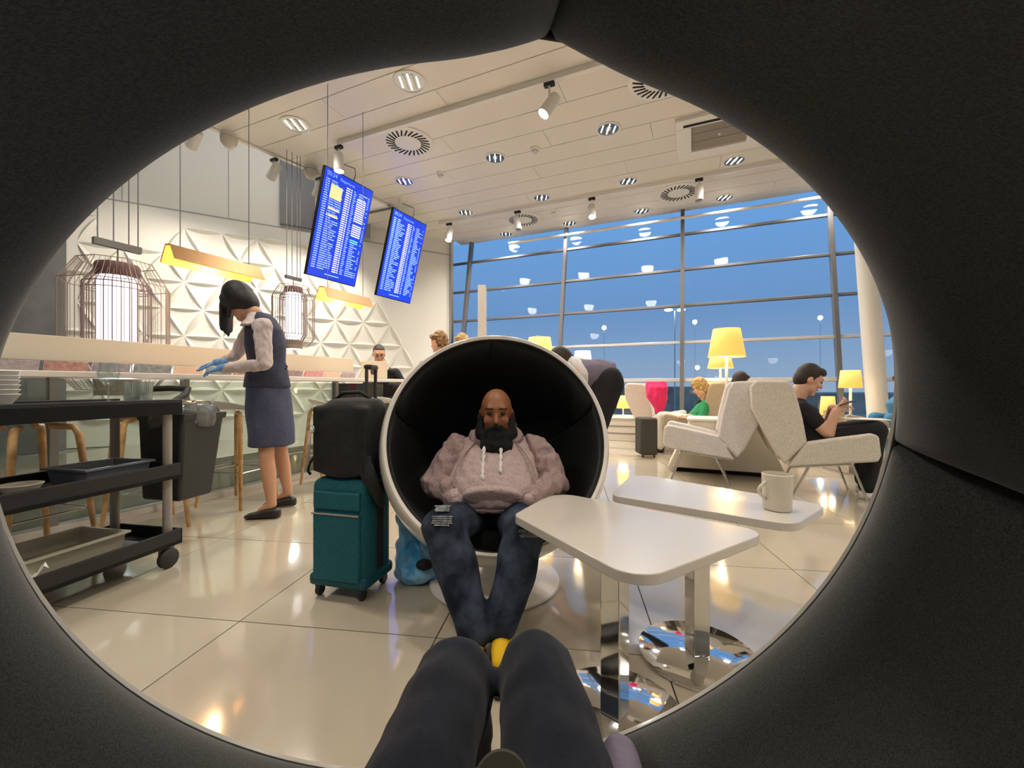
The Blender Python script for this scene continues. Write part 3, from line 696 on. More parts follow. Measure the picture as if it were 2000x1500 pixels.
def lantern(c, zt, sc_, zceil, label, power):
    t = thing('cage_lantern', label, 'pendant lamp', (c[0], c[1], zt))
    X, Y = c
    def ring(r, z, n=8, rad=.004, m='lantern_wire_pale', nm='hoop'):
        MB().tube([(X+r*sc_*math.cos(2*math.pi*k/n+.2), Y+r*sc_*math.sin(2*math.pi*k/n+.2), zt-z*sc_) for k in range(n)], rad, 6, closed=True).build(nm, m, t)
    for r, z in ((.27, .0), (.385, .20), (.385, 1.0), (.27, 1.15)): ring(r, z)
    for k in range(48):   # straight bars of the outer cage
        a = .2+2*math.pi*k/48; seg = int(k/6); f = (k % 6)/6
        def pt(r, z):
            p0 = V((r*sc_*math.cos(2*math.pi*seg/8+.2), r*sc_*math.sin(2*math.pi*seg/8+.2), 0)); p1 = V((r*sc_*math.cos(2*math.pi*(seg+1)/8+.2), r*sc_*math.sin(2*math.pi*(seg+1)/8+.2), 0))
            return V((X, Y, zt-z*sc_))+p0+(p1-p0)*f
        MB().tube([pt(.27, 0), pt(.385, .2), pt(.385, 1.0), pt(.27, 1.15)], .0022 if k % 6 else .0045, 5).build('cage_bar', 'lantern_wire_pale', t)
    for k in range(26):   # inner lantern
        a = 2*math.pi*k/26; c_, s_ = math.cos(a), math.sin(a)
        MB().tube([(X+r*sc_*c_, Y+r*sc_*s_, zt-z*sc_) for r, z in ((.15, .07), (.235, .2), (.235, .92), (.17, 1.04))], .004, 5).build('inner_bar', 'lantern_wire', t)
    ring(.235, .2, 24, .005, 'lantern_wire', 'inner_hoop'); ring(.235, .92, 24, .005, 'lantern_wire', 'inner_hoop'); ring(.24, .25, 24, .004, 'lantern_wire', 'inner_hoop')
    MB().lathe([(.001, .05), (.15, .05), (.16, .03), (.155, -.05), (.14, -.07), (.001, -.06)], (X, Y, zt-.06*sc_), 28, (V((sc_, 0, 0)), V((0, sc_, 0)), Z3*sc_)).build('cap', 'lantern_cap', t, 40)
    MB().lathe([(.001, -.12), (.135, -.12), (.14, -.14), (.14, -.96), (.12, -1.0), (.001, -1.0)], (X, Y, zt), 32, (V((sc_, 0, 0)), V((0, sc_, 0)), Z3*sc_)).build('light_cylinder', 'lamp_tube', t, 40)
    MB().lathe([(.17, -1.04), (.16, -1.09), (.16, -1.2), (.14, -1.2), (.14, -1.05)], (X, Y, zt), 28, (V((sc_, 0, 0)), V((0, sc_, 0)), Z3*sc_)).build('bottom_collar', 'lantern_wire_pale', t, 40)
    MB().box((X, Y, zt+.16*sc_), (.34*sc_, .05*sc_, .06*sc_), (CD, CN, Z3)).build('spreader', 'cable_grey', t)
    for dx in (-.14, -.03, .08, .15):
        q = V((X, Y, 0))+CD*dx*sc_
        MB().tube([q+Z3*(zt+.16*sc_), q+Z3*zceil], .005, 6).build('suspension_cable', 'cable_grey', t)
    MB().tube([(X, Y, zt), (X, Y, zt+.16*sc_)], .006, 6).build('drop_rod', 'cable_grey', t)
    light('lantern_glow', 'POINT', (X, Y, zt-1.3*sc_), power, (240, 240, 255), .1)
lp = at(230, 560, 3.75); lantern((lp.x, lp.y), 2.10, .98, CEIL, 'large wire cage lantern with glowing cylinder beside the black rim', 14)
lp = at(573, 560, 6.3); lantern((lp.x, lp.y), 2.50, .78, CEIL, 'smaller-looking wire cage lantern behind the person in navy', 14)

# ------------------------------------------------------------------ bar stools
def stool():
    t = thing('bar_stool', 'x', 'stool', (0, 0, 0), 0, 'white bar stools with wooden legs')
    m = MB(); n = 28
    prof = [(.05, .80), (.13, .797), (.175, .802), (.20, .815), (.203, .826), (.19, .828), (.15, .816), (.05, .812)]
    vs = []
    for r, z in prof:
        for k in range(n):
            a = 2*math.pi*k/n; lift = .055*max(0, math.sin(a))**2*(r/.2)**2
            vs.append((r*1.08*math.cos(a), r*math.sin(a), z+lift))
    fs = [(i*n+k, i*n+(k+1) % n, (i+1)*n+(k+1) % n, (i+1)*n+k) for i in range(len(prof)-1) for k in range(n)]
    fs += [tuple(range(n-1, -1, -1)), tuple((len(prof)-1)*n+k for k in range(n))]
    m.add(vs, fs).build('seat', 'white_plastic', t, 180, world=False)
    for sx_, sy_ in ((1, 1), (-1, 1), (1, -1), (-1, -1)):
        MB().tube([(sx_*.06, sy_*.06, .775), (sx_*.135, sy_*.125, .765), (sx_*.155, sy_*.14, .72), (sx_*.215, sy_*.20, 0)], [.017, .018, .019, .013], 8).build('leg', 'wood', t, 60, world=False)
    for sx_ in (1, -1):
        MB().tube([(sx_*.187, -.172, .29), (sx_*.187, .172, .29)], .006, 6).build('footrest', 'chrome_soft', t, world=False)
    for sy_ in (1, -1):
        MB().tube([(-.187, sy_*.172, .29), (.187, sy_*.172, .29)], .006, 6).build('footrest', 'chrome_soft', t, world=False)
    return t
st0 = stool(); rz0 = math.atan2(CD.y, CD.x)
SP = [(-2.72, 2.36, 'white bar stool at far left behind the tall end of the serving trolley'), (-2.60, 2.98, 'white bar stool seen through the serving trolley beside the bin'), (-2.36, 3.62, 'white bar stool directly beside the person in navy'),
      (-1.86, 4.30, 'white bar stool between the person in navy and the black bag'), (-1.50, 5.02, 'farthest white bar stool, behind the black bag')]
for k, (x, y, lb) in enumerate(SP):
    if k == 0: st0.location = (x, y, 0); st0.rotation_euler = (0, 0, rz0+P2+.2); st0['label'] = lb
    else: copy_tree(st0, (x, y, 0), rz0+P2+.25*(-1)**k, lb)

# ------------------------------------------------------------------ serving trolley with bin
TD = V((.2, .98, 0)).normalized(); TNv = V((-TD.y, TD.x, 0))
T0 = V((-1.905, 2.36, 0)); TLn, TWd = 1.0, .40
def tp(s_, n, z): return T0-TD*s_+TNv*n+Z3*z
tr = thing('serving_trolley', 'black three-shelf serving trolley with grey posts and castors', 'trolley', tuple(tp(.5, .2, 0)))
def rbox(m, s0, s1, n0, n1, z0, z1):
    return m.hexa([tp(s0, n0, z0), tp(s1, n0, z0), tp(s1, n1, z0), tp(s0, n1, z0)], [tp(s0, n0, z1), tp(s1, n0, z1), tp(s1, n1, z1), tp(s0, n1, z1)])
for z0, z1, zf in ((.845, .93, .915), (.485, .57, .51), (.115, .20, .14)):
    m = MB(); rbox(m, -.03, TLn+.03, -.03, TWd+.03, z0, zf)
    if z1 > zf+.02:
        rbox(m, -.03, TLn+.03, -.03, -.015, z0, z1); rbox(m, -.03, TLn+.03, TWd+.015, TWd+.03, z0, z1); rbox(m, -.03, -.015, -.03, TWd+.03, z0, z1); rbox(m, TLn+.015, TLn+.03, -.03, TWd+.03, z0, z1)
    else: rbox(m, -.03, TLn+.03, -.03, -.015, z0, z1); rbox(m, -.03, TLn+.03, TWd+.015, TWd+.03, z0, z1)
    m.build('shelf', 'black_plastic', tr, bevel=.004)
for s_ in (.02, TLn-.02):
    for n_ in (.015, TWd-.015):
        MB().tube([tp(s_, n_, .15), tp(s_, n_, .9)], .022, 14).build('post', 'grey_post', tr, 60)
        cst = MB().hexa([tp(s_-.02, n_-.025, .05), tp(s_+.03, n_-.025, .05), tp(s_+.03, n_+.025, .05), tp(s_-.02, n_+.025, .05)], [tp(s_-.02, n_-.025, .115), tp(s_+.03, n_-.025, .115), tp(s_+.03, n_+.025, .115), tp(s_-.02, n_+.025, .115)]).build('castor', 'grey_post', tr)
        w_ = MB().lathe([(.001, -.018), (.045, -.018), (.053, -.012), (.053, .012), (.045, .018), (.001, .018)], tp(s_+.02, n_-.03, .053), 20, (TD, Z3, TNv)).mesh('wheel', tr.location)
        o = obj('wheel', w_, 'dark_rubber', cst, 40)
MB().tube([tp(-.03, .04, .91), tp(-.10, .04, .95), tp(-.14, .06, .985), tp(-.15, .2, .99), tp(-.14, .34, .985), tp(-.10, .36, .95), tp(-.03, .36, .91)], .018, 10).build('push_handle', 'black_plastic', tr, 60)
bn = thing('waste_bin', 'black slim waste bin with clear liner hung on the trolley end', 'bin', tuple(tp(-.28, .16, .3)))
def bq(z, w, d): return [tp(-.06, .17-w/2, z), tp(-.06-d, .17-w/2, z), tp(-.06-d, .17+w/2, z), tp(-.06, .17+w/2, z)]
m = MB(); m.hexa(bq(.33, .27, .22), bq(.83, .33, .28)); m.build('bin_body', 'bin_black', bn, bevel=.02, seg=3)
m = MB(); m.hexa(bq(.80, .335, .285), bq(.84, .345, .29)); m.build('bin_rim', 'bin_black', bn, bevel=.006)
m = MB(); m.loft([(tp(-.205, .17, z), CN*0+TD*(.15+dw), TNv*(.175+dw)) for z, dw in ((.76, .004), (.80, .010), (.84, .012), (.88, .002), (.90, -.03), (.905, -.09))], 48)
o = m.build('liner', 'clear_film', bn, 180)
rnd = random.Random(5)
for v in o.data.vertices: v.co += V((rnd.uniform(-1, 1), rnd.uniform(-1, 1), rnd.uniform(-.6, 1)))*.012
def tub(name, label, s0, s1, n0, n1, z0, h, m_, cat='tub'):
    t = thing(name, label, cat, tuple(tp((s0+s1)/2, (n0+n1)/2, z0)))
    def rr_(z, g): return [p for p in [tp(s0+g, n0+g, z), tp(s1-g, n0+g, z), tp(s1-g, n1-g, z), tp(s0+g, n1-g, z)]]
    m = MB(); a, b, c, d = rr_(z0, .014), rr_(z0+h, 0), rr_(z0+h, .010), rr_(z0+.012, .022)
    vs = a+b+c+d; fs = [(3, 2, 1, 0), (12, 13, 14, 15)]
    for q in range(3): fs += [(q*4+i, q*4+(i+1) % 4, q*4+4+(i+1) % 4, q*4+4+i) for i in range(4)]
    m.add(vs, fs).build('basin', m_, t, bevel=.008, seg=3)
    m = MB(); e, f = rr_(z0+h-.006, -.012), rr_(z0+h+.004, -.012); g, h2 = rr_(z0+h+.004, .004), rr_(z0+h-.006, .004)
    vs = e+f+g+h2; m.add(vs, [(q*4+i, q*4+(i+1) % 4, ((q+1) % 4)*4+(i+1) % 4, ((q+1) % 4)*4+i) for q in range(4) for i in range(4)]).build('rim', m_, t)
    return t
tub('plastic_tub', 'dark grey plastic tub on the middle trolley shelf', .07, .37, .06, .32, .512, .085, 'tub_grey')
tub('plastic_tub', 'beige plastic tub on the bottom trolley shelf', .20, .60, .05, .36, .165, .085, 'tub_beige')
t = thing('serving_tray', 'flat black tray under the beige tub', 'tray', tuple(tp(.4, .2, .14)))
MB().hexa([tp(.12, .03, .142), tp(.68, .03, .142), tp(.68, .38, .142), tp(.12, .38, .142)], [tp(.10, .02, .16), tp(.70, .02, .16), tp(.70, .39, .16), tp(.10, .39, .16)]).build('tray', 'black_plastic', t, bevel=.004)
t = thing('bowl', 'small cream bowl on the middle trolley shelf', 'bowl', tuple(tp(.56, .12, .512)))
c = tp(.565, .13, .512); MB().lathe([(.001, 0), (.035, 0), (.04, .008), (.072, .062), (.068, .064), (.03, .012), (.001, .010)], c, 32).build('bowl_body', 'bowl_cream', t, 60)
MB().lathe([(.001, .05), (.060, .05)], c, 24).build('contents', 'bowl_cream', t)
t = tag(MB().lathe([(.001, 0), (.03, .002), (.05, .03), (.062, .11), (.06, .112), (.045, .03), (.001, .012)], tp(.60, .18, .916), 28).build('cup_stack_base', 'white_plastic', None, 50), 'x', 'cup'); bpy.data.objects.remove(t)
stk = thing('bowl_stack', 'stack of white bowls on the trolley top by the black rim', 'bowls', tuple(tp(.62, .17, .916)))
for k in range(6):
    MB().lathe([(.001, 0), (.04, 0), (.07, .05), (.068, .052), (.036, .006), (.001, .006)], tp(.62, .17, .917+.02*k), 28).build('bowl', 'white_plastic', stk, 50)
c = tp(.18, .20, .916); t = thing('wine_glass', 'clear stemmed wine glass on the trolley top', 'glass', tuple(c))
MB().lathe([(.001, .002), (.035, .002), (.034, .005), (.006, .009), (.004, .02), (.004, .09)], c, 28).build('stem', 'drink_glass', t, 50)
MB().lathe([(.004, .09), (.02, .096), (.042, .125), (.046, .16), (.038, .21), (.036, .21)], c, 28).build('glass_bowl', 'drink_glass', t, 50)
for k, (s_, n_) in enumerate([(.13, .12), (.10, .06)]):
    c = tp(s_, n_, .916); t = thing('tumbler', ['clear tumbler right of the wine glass', 'clear tumbler nearest the trolley handle'][k], 'glass', tuple(c))
    MB().lathe([(.001, .002), (.028, .002), (.034, .11), (.032, .11), (.026, .012), (.001, .012)], c, 24).build('tumbler_body', 'drink_glass', t, 50)
for k, (s_, n_, z_) in enumerate([(.63, .05, .185), (.72, .13, .20)]):
    t = thing('crumpled_napkin', ['crumpled white napkin on the bottom trolley shelf', 'second paper napkin behind the crumpled one'][k], 'napkin', tuple(tp(s_, n_, .14)))
    m = MB(); n = 9; vs = []; rnd = random.Random(k+2)
    for i in range(n):
        for j in range(n): vs.append(tp(s_+(i/(n-1)-.5)*.14, n_+(j/(n-1)-.5)*.15, z_+.035*rnd.random()+.03*math.sin(i*1.3+j)))
    m.add(vs, [(i*n+j, (i+1)*n+j, (i+1)*n+j+1, i*n+j+1) for i in range(n-1) for j in range(n-1)])
    o = m.build('napkin_sheet', 'paper_white', t); sd = o.modifiers.new('s', 'SOLIDIFY'); sd.thickness = .002

# ------------------------------------------------------------------ luggage
su = thing('suitcase', 'upright teal fabric suitcase with telescopic handle', 'suitcase', (-.80, 2.06, 0))
c, s_ = math.cos(R(-14)), math.sin(R(-14)); sxv, syv = V((c, s_, 0)), V((-s_, c, 0)); SC = V((-.79, 2.08, 0))
def sp(x, y, z): return SC+sxv*x+syv*y+Z3*z
MB().box(sp(0, 0, .315), (.30, .24, .50), (sxv, syv, Z3)).build('body', 'teal_fabric', su, 40, bevel=.045, seg=4)
MB().box(sp(0, -.12, .25), (.25, .03, .32), (sxv, syv, Z3)).build('front_pocket', 'teal_fabric', su, 40, bevel=.014, seg=3)
MB().box(sp(0, -.137, .405), (.25, .008, .006), (sxv, syv, Z3)).build('zip', 'grey_post', su)
MB().box(sp(0, -.12, .465), (.25, .02, .085), (sxv, syv, Z3)).build('top_pocket', 'teal_fabric', su, 40, bevel=.009, seg=3)
MB().box(sp(0, .0, .085), (.31, .25, .06), (sxv, syv, Z3)).build('base_guard', 'teal_dark', su, 40, bevel=.02, seg=3)
MB().box(sp(.152, .0, .33), (.012, .05, .42), (sxv, syv, Z3)).build('side_strap', 'bag_black', su, bevel=.004)
for x in (-.115, .115):
    for y in (-.09, .09):
        w_ = MB().box(sp(x, y, .056), (.03, .04, .03), (sxv, syv, Z3)).build('wheel_fork', 'black_plastic', su, bevel=.005)
        me = MB().lathe([(.001, -.012), (.022, -.012), (.026, -.008), (.026, .008), (.022, .012), (.001, .012)], sp(x, y, .027), 18, (syv, Z3, sxv)).mesh('wheel', su.location); obj('wheel', me, 'black_plastic', w_, 40)
hb = at(716, 790, 2.24); ht = at(725, 790, 2.34)
MB().tube([V((hb.x, hb.y, .5)), V((hb.x, hb.y, 1.09)), V((hb.x+.004, hb.y+.012, 1.108)), V((ht.x+.02, ht.y-.012, 1.108)), V((ht.x+.024, ht.y, 1.09)), V((ht.x+.024, ht.y, .5))], .009, 10).build('telescopic_handle', 'dark_rubber', su, 60)
MB().box((hb*.5+ht*.5)*1.0+V((.012, 0, 1.105-(hb.z+ht.z)/2)), (.045, .12, .026)).build('handle_grip', 'dark_rubber', su, bevel=.01)
bg = thing('backpack', 'black fabric bag lying on top of the teal suitcase', 'bag', (-.78, 2.06, .57))
m = MB(); m.loft([(sp(.0, .0, .565), sxv*.12, syv*.10), (sp(.0, .0, .585), sxv*.155, syv*.13), (sp(-.005, 0, .68), sxv*.175, syv*.145), (sp(0, 0, .82), sxv*.172, syv*.14), (sp(.01, 0, .90), sxv*.16, syv*.125), (sp(.02, 0, .935), sxv*.13, syv*.10), (sp(.03, 0, .945), sxv*.08, syv*.06)], 28)
m.box(sp(.005, .0, .75), (.29, .24, .32), (sxv, syv, Z3))
blob('bag_body', m, 'bag_black', bg, .012, 6)
m = MB(); m.loft([(sp(.13, -.10, .66), sxv*.05, Z3*.05), (sp(.165, -.10, .56), sxv*.045, V((0, -.04, .02))), (sp(.185, -.06, .47), sxv*.022, V((0, -.05, .0))), (sp(.18, -.02, .42), sxv*.01, V((0, -.03, 0)))], 16); blob('hanging_flap', m, 'bag_black', bg, .01, 4)
c = sp(-.12, -.145, .80)
MB().tube([c+sxv*.017*math.cos(2*math.pi*k/16)+Z3*.017*math.sin(2*math.pi*k/16) for k in range(16)], .004, 6, closed=True).build('eyelet', 'chrome_soft', bg, 180)
MB().tube([c+V((0, -.004, 0)), c+V((-.003, -.012, -.08)), c+V((-.012, -.010, -.165))], .005, 6).build('pull_cord', 'hoodie', bg, 180)
MB().tube([sp(-.17, -.06, .66), sp(-.20, -.06, .62), sp(-.20, -.07, .585), sp(-.185, -.07, .57)], .007, 6).build('strap_loop', 'bag_black', bg, 180)
MB().tube([sp(-.08, -.02, .935), sp(-.04, -.02, .968), sp(.06, -.02, .972), sp(.11, -.02, .94)], .009, 8).build('grab_handle', 'bag_black', bg, 180)
pb = thing('plastic_bag', 'crumpled blue plastic carrier bag on the floor between suitcase and ball chair', 'bag', (-.49, 2.14, 0))
m = MB(); c = V((-.49, 2.16, 0)); m.loft([(c+V((0, 0, .004)), V((.10, 0, 0)), V((0, .07, 0))), (c+V((0, 0, .07)), V((.115, 0, 0)), V((0, .09, 0))), (c+V((-.02, 0, .18)), V((.085, 0, 0)), V((0, .07, 0))), (c+V((-.05, 0, .30)), V((.045, 0, 0)), V((0, .045, 0))), (c+V((-.06, 0, .36)), V((.05, 0, .01)), V((0, .02, 0)))], 24)
from mathutils import noise as mno
def crumple(amt, f, zmin=.012):
    def fn(v):
        d = mno.noise_vector(v*f)*amt; q = v+d
        if q.z < zmin*.5: q.z = max(q.z, .001)
        return q
    return fn
blob('bag_film', m, 'blue_bag', pb, .012, 2, deform=crumple(.028, 16))
m = MB(); m.ell((-.432, 2.075, .12), (.045, .03, .028)); blob('dark_contents', m, 'bag_black', pb, .008, 3)

# ------------------------------------------------------------------ lounge armchairs (local: x forward, y to the left, z up; origin = near rear leg line)
def armchair(mt, W=.62):
    t = thing('lounge_armchair', 'x', 'armchair', (0, 0, 0), 0, 'upholstered lounge armchairs on chrome legs')
    H = W/2
    def side(poly, y0, y1, nm, bev=.02):
        MB().prism([(f, y0, z) for f, z in poly], (0, y1-y0, 0)).build(nm, mt, t, 40, bevel=bev, world=False, seg=3)
    for s_ in (-1, 1):
        side([(-.04, .27), (.30, .315), (.615, .36), (.635, .42), (.62, .575), (.58, .60), (.30, .545), (.10, .50)], s_*H, s_*(H-.075), 'arm')
        side([(-.06, .29), (.11, .50), (.075, .72), (.015, .98), (-.03, 1.05), (-.29, 1.06), (-.335, 1.0), (-.33, .80), (-.20, .52), (-.13, .38)], s_*H, s_*(H-.055), 'wing', .022)
    side([(-.10, .34), (.0, .36), (-.12, .60), (-.22, .82), (-.20, 1.03), (-.27, 1.055), (-.325, 1.0), (-.32, .80), (-.19, .52)], -H+.05, H-.05, 'backrest', .03)
    side([(-.03, .30), (.60, .36), (.61, .42), (.58, .45), (.0, .40)], -H+.072, H-.072, 'seat', .025)
    for s_ in (-1, 1):
        y = s_*(H-.05)
        MB().tube([(-.02, y, .262), (.13, y, .282), (.435, y, .32)], .011, 8).build('frame_rail', 'chrome_soft', t, 60, world=False)
        MB().tube([(.13, y, .282), (.0, y, 0)], .011, 8).build('leg', 'chrome_soft', t, 60, world=False)
        MB().tube([(.42, y, .318), (.45, y, .31), (.555, y, 0)], .011, 8).build('leg', 'chrome_soft', t, 60, world=False)
    return t
aL = math.atan2(-U3.y, -U3.x); aR = math.atan2(U3.y, U3.x)
def place(t, nearleg, fwd, lb, rz):
    c = V((*nearleg, 0))+V3*.26
    t.location = c; t.rotation_euler = (0, 0, rz); t['label'] = lb; return t
A1 = place(armchair('armchair_light'), (2.19, 4.22), -1, 'pale grey lounge armchair facing left, right behind the mug table', aL)
B1 = place(armchair('armchair_cream'), (2.56, 3.84), 1, 'cream lounge armchair in which the person with the phone sits', aR)
A2 = place(armchair('armchair_taupe'), (2.83, 6.02), -1, 'taupe lounge armchair of the person in green', aL)
B2 = place(armchair('armchair_light'), (3.58, 5.93), 1, 'lounge armchair mostly hidden behind the two pale chair backs', aR)
B3 = place(armchair('armchair_cream'), (2.22, 6.98), 1, 'lounge armchair with a pink garment hung over its back', aR)
# low island between the chair rows
isl = thing('low_divider', 'low cream tapered divider block between the back-to-back armchairs', 'divider', tuple(V((2.45, 4.95, 0))))
ic = V((2.50, 4.98, 0))
def iq(z, hu, hv): return [ic+U3*a_+V3*b_+Z3*z for a_, b_ in ((-hu, -hv), (hu, -hv), (hu, hv), (-hu, hv))]
MB().hexa(iq(0, .52, .20), iq(.05, .52, .20)).build('plinth', 'slot_black', isl)
MB().hexa(iq(.05, .60, .26), iq(.60, .36, .22)).build('block', 'bench_beige', isl, bevel=.012)
MB().hexa(iq(.60, .39, .25), iq(.63, .39, .25)).build('block_top', 'bench_beige', isl, bevel=.008)

# ------------------------------------------------------------------ shaded lamps
def floor_lamp(p, ztop, h, rt, rb, label, m='shade_warm', zbase=0, power=8, name='floor_lamp', cat='floor lamp'):
    t = thing(name, label, cat, (p[0], p[1], zbase)); X, Y = p[:2]; zb = ztop-h
    o = MB().lathe([(rb, zb), (rt, ztop)], (X, Y, 0), 36).build('lamp_shade', m, t, 60); sd = o.modifiers.new('s', 'SOLIDIFY'); sd.thickness = .004
    MB().lathe([(.001, ztop-.004), (rt, ztop-.004)], (X, Y, 0), 36).build('shade_top', m, t)
    MB().lathe([(.001, zb+.02), (rb*.97, zb+.02)], (X, Y, 0), 36).build('diffuser', 'bulb_soft', t)
    MB().tube([(X, Y, zbase+.015), (X, Y, zb+.03)], .018 if zbase == 0 else .01, 12).build('pole', 'white_plastic', t, 60)
    r = .16 if zbase == 0 else .07
    MB().lathe([(.001, zbase), (r, zbase), (r, zbase+.012), (r*.9, zbase+.02), (.001, zbase+.022)], (X, Y, 0), 32).build('foot', 'white_plastic', t, 40)
    if power: light('lamp_glow', 'POINT', (X, Y, zb-.08), power, (255, 214, 150), .08)
floor_lamp(at(1419, 700, 5.25), 1.72, .35, .155, .215, 'largest yellow-shaded floor lamp above the pale armchair', power=10)
floor_lamp(at(1407, 700, 7.3), 1.57, .25, .15, .21, 'floor lamp partly hidden right behind the largest lamp', power=8)
floor_lamp(at(1054, 700, 6.0), 1.70, .33, .155, .205, 'yellow-shaded lamp peeking over the white ball chair rim', power=8)
floor_lamp(at(1138, 690, 5.2), 1.44, .17, .095, .115, 'bright white-shaded lamp beside the bending person', m='shade_white', power=8)
p = at(1217, 800, 7.93); floor_lamp((p.x, p.y), .83, .24, .085, .12, 'small yellow table lamp standing on the window ledge', zbase=.43, power=3, name='table_lamp', cat='table lamp')
floor_lamp(at(1396, 735, 7.9), 1.13, .22, .16, .20, 'low yellow lamp added for a window reflection behind the person in green', power=4)  # made-up lamp in place of a lamp reflection in the glass
floor_lamp(at(1661, 740, 6.2), 1.24, .26, .12, .145, 'peach-shaded lamp standing in for a window reflection, left of the column', power=5)  # added where the window only mirrors a lamp
floor_lamp(at(1617, 790, 5.6), .87, .25, .075, .095, 'low yellow lamp put in for a lamp reflection behind the phone', power=4)  # added lamp, stands for a reflection in the window
# tall white totem panel
tt = at(942, 600, 7.0); t = thing('totem_panel', 'tall slim white freestanding panel behind the white ball chair', 'panel', (tt.x, tt.y, 0))
MB().box((tt.x, tt.y, 1.33), (.13, .30, 2.66)).build('slab', 'white_lacquer', t, bevel=.006); MB().box((tt.x, tt.y, .012), (.4, .45, .024)).build('foot_plate', 'chrome_soft', t)
# paper bag, white table, bits by the column
tb = thing('coffee_table', 'low white table in front of the column', 'table', (3.96, 4.95, 0))
c = tb.location; MB().box((c.x+.1, c.y, .50), (.6, .45, .04)).build('table_top', 'white_lacquer', tb, bevel=.01); MB().box((c.x+.1, c.y, .25), (.1, .1, .47)).build('leg', 'chrome_soft', tb); MB().box((c.x+.1, c.y, .01), (.5, .4, .02)).build('foot_plate', 'chrome_soft', tb)
pbg = thing('paper_bag', 'small pinkish paper bag with tissue left of the column', 'bag', (c.x-.17, c.y, .52))
MB().hexa([V((c.x-.25, c.y-.06, .52)), V((c.x-.09, c.y-.06, .52)), V((c.x-.09, c.y+.06, .52)), V((c.x-.25, c.y+.06, .52))], [V((c.x-.255, c.y-.05, .72)), V((c.x-.085, c.y-.05, .73)), V((c.x-.085, c.y+.05, .73)), V((c.x-.255, c.y+.05, .72))]).build('bag_body', 'kraft', pbg)
m = MB(); m.ell((c.x-.14, c.y, .745), (.05, .035, .03)); blob('tissue', m, 'paper_white', pbg, .008, 1, deform=crumple(.02, 30, -9))

# ------------------------------------------------------------------ people
def frame(F, U=Z3):
    F = V(F).normalized(); S = V(U).cross(F).normalized(); return S, F, F.cross(S)*-1 if False else S.cross(F)*-1
def hframe(F):
    F = V(F).normalized(); S = Z3.cross(F).normalized(); Uv = F.cross(S); return S, F, Uv
def head(m, c, F, k=1.0, neck=None, nr=.055, nose=True):
    S, F, Uv = hframe(F); c = V(c); ax = (S, F, Uv)
    m.ell(c+Uv*.025*k-F*.008*k, (.075*k, .097*k, .098*k), ax)
    m.ell(c+F*.022*k-Uv*.055*k, (.058*k, .070*k, .066*k), ax)
    m.cap(c+F*.066*k-Uv*.105*k+S*.012, .022*k, c+F*.066*k-Uv*.105*k-S*.012, .022*k)
    if nose: m.cap(c+F*.088*k+Uv*.012*k, .008*k, c+F*.106*k-Uv*.024*k, .014*k)
    m.cap(c+F*.078*k+Uv*.034*k+S*.035*k, .014*k, c+F*.078*k+Uv*.034*k-S*.035*k, .014*k)
    m.cap(c+F*.082*k-Uv*.058*k+S*.018*k, .009*k, c+F*.082*k-Uv*.058*k-S*.018*k, .009*k)
    for q in (1, -1):
        m.ell(c+S*q*.077*k-F*.012*k-Uv*.006*k, (.010*k, .019*k, .031*k), ax)
        m.ell(c+S*q*.04*k+F*.072*k-Uv*.022*k, (.022*k, .018*k, .02*k), ax)
    if neck is not None: m.cap(c-Uv*.07*k-F*.02*k, nr*k, neck, nr*1.15*k)
def face_details(parent, c, F, k=1.0, brow='hair_dark'):
    S, F, Uv = hframe(F); c = V(c); ax = (S, F, Uv)
    for q in (1, -1):
        MB().ell(c+S*q*.032*k+F*.086*k+Uv*.010*k, (.012*k, .006*k, .007*k), ax, 10, 6).build('eye', 'eye_dark', parent, 180)
        MB().cap(c+S*q*.018*k+F*.093*k+Uv*.034*k, .004*k, c+S*q*.048*k+F*.082*k+Uv*.034*k, .003*k, 6).build('eyebrow', brow, parent, 180)
    MB().cap(c+S*.02*k+F*.090*k-Uv*.060*k, .005*k, c-S*.02*k+F*.090*k-Uv*.060*k, .005*k, 8).build('lips', 'lip', parent, 180)
def hair_cap(m, c, F, k=1.0, fringe=.03, back=.0, thick=.012):
    S, F, Uv = hframe(F); c = V(c); ax = (S, F, Uv)
    m.ell(c+Uv*.04*k-F*.022*k, ((.079+thick*.4)*k, (.092+thick*.3)*k, (.092+thick)*k), ax)
    m.ell(c+Uv*(.0-back*.3)*k-F*.052*k, ((.076+thick*.3)*k, .068*k, (.085+back)*k), ax)
    m.ell(c+Uv*.085*k+F*fringe*k, (.062*k, .055*k, .03*k), ax)
def hand(m, w, D, N, k=1.0, thumb=1, curl=.35, spread=.06):
    """w wrist, D direction of the fingers, N back-of-hand normal"""
    D = V(D).normalized(); S = D.cross(V(N)).normalized(); N = S.cross(D); w = V(w)
    m.loft([(w, S*.026*k, N*.019*k), (w+D*.03*k, S*.034*k, N*.018*k), (w+D*.085*k, S*.042*k, N*.015*k), (w+D*.095*k, S*.038*k, N*.012*k)], 14)
    for i, (off, L) in enumerate(((-.032, .068), (-.011, .082), (.011, .078), (.032, .060))):
        p = w+D*.085*k+S*off*k; d = (D+S*off*spread*20*.08).normalized(); r = .0092*k
        for q, f in enumerate((.45, .32, .26)):
            d = (d*math.cos(curl*(.6+.5*q))-N*math.sin(curl*(.6+.5*q))).normalized(); e = p+d*L*f*k; m.cap(p, r, e, r*.9, 8); p = e; r *= .9
    p = w+D*.03*k+S*-.030*k*thumb; d = (D*.62-S*.7*thumb-N*.25).normalized(); r = .0115*k
    for f in (.045, .035, .028):
        e = p+d*f*k; m.cap(p, r, e, r*.9, 8); p = e; r *= .9; d = (d+D*.35).normalized()
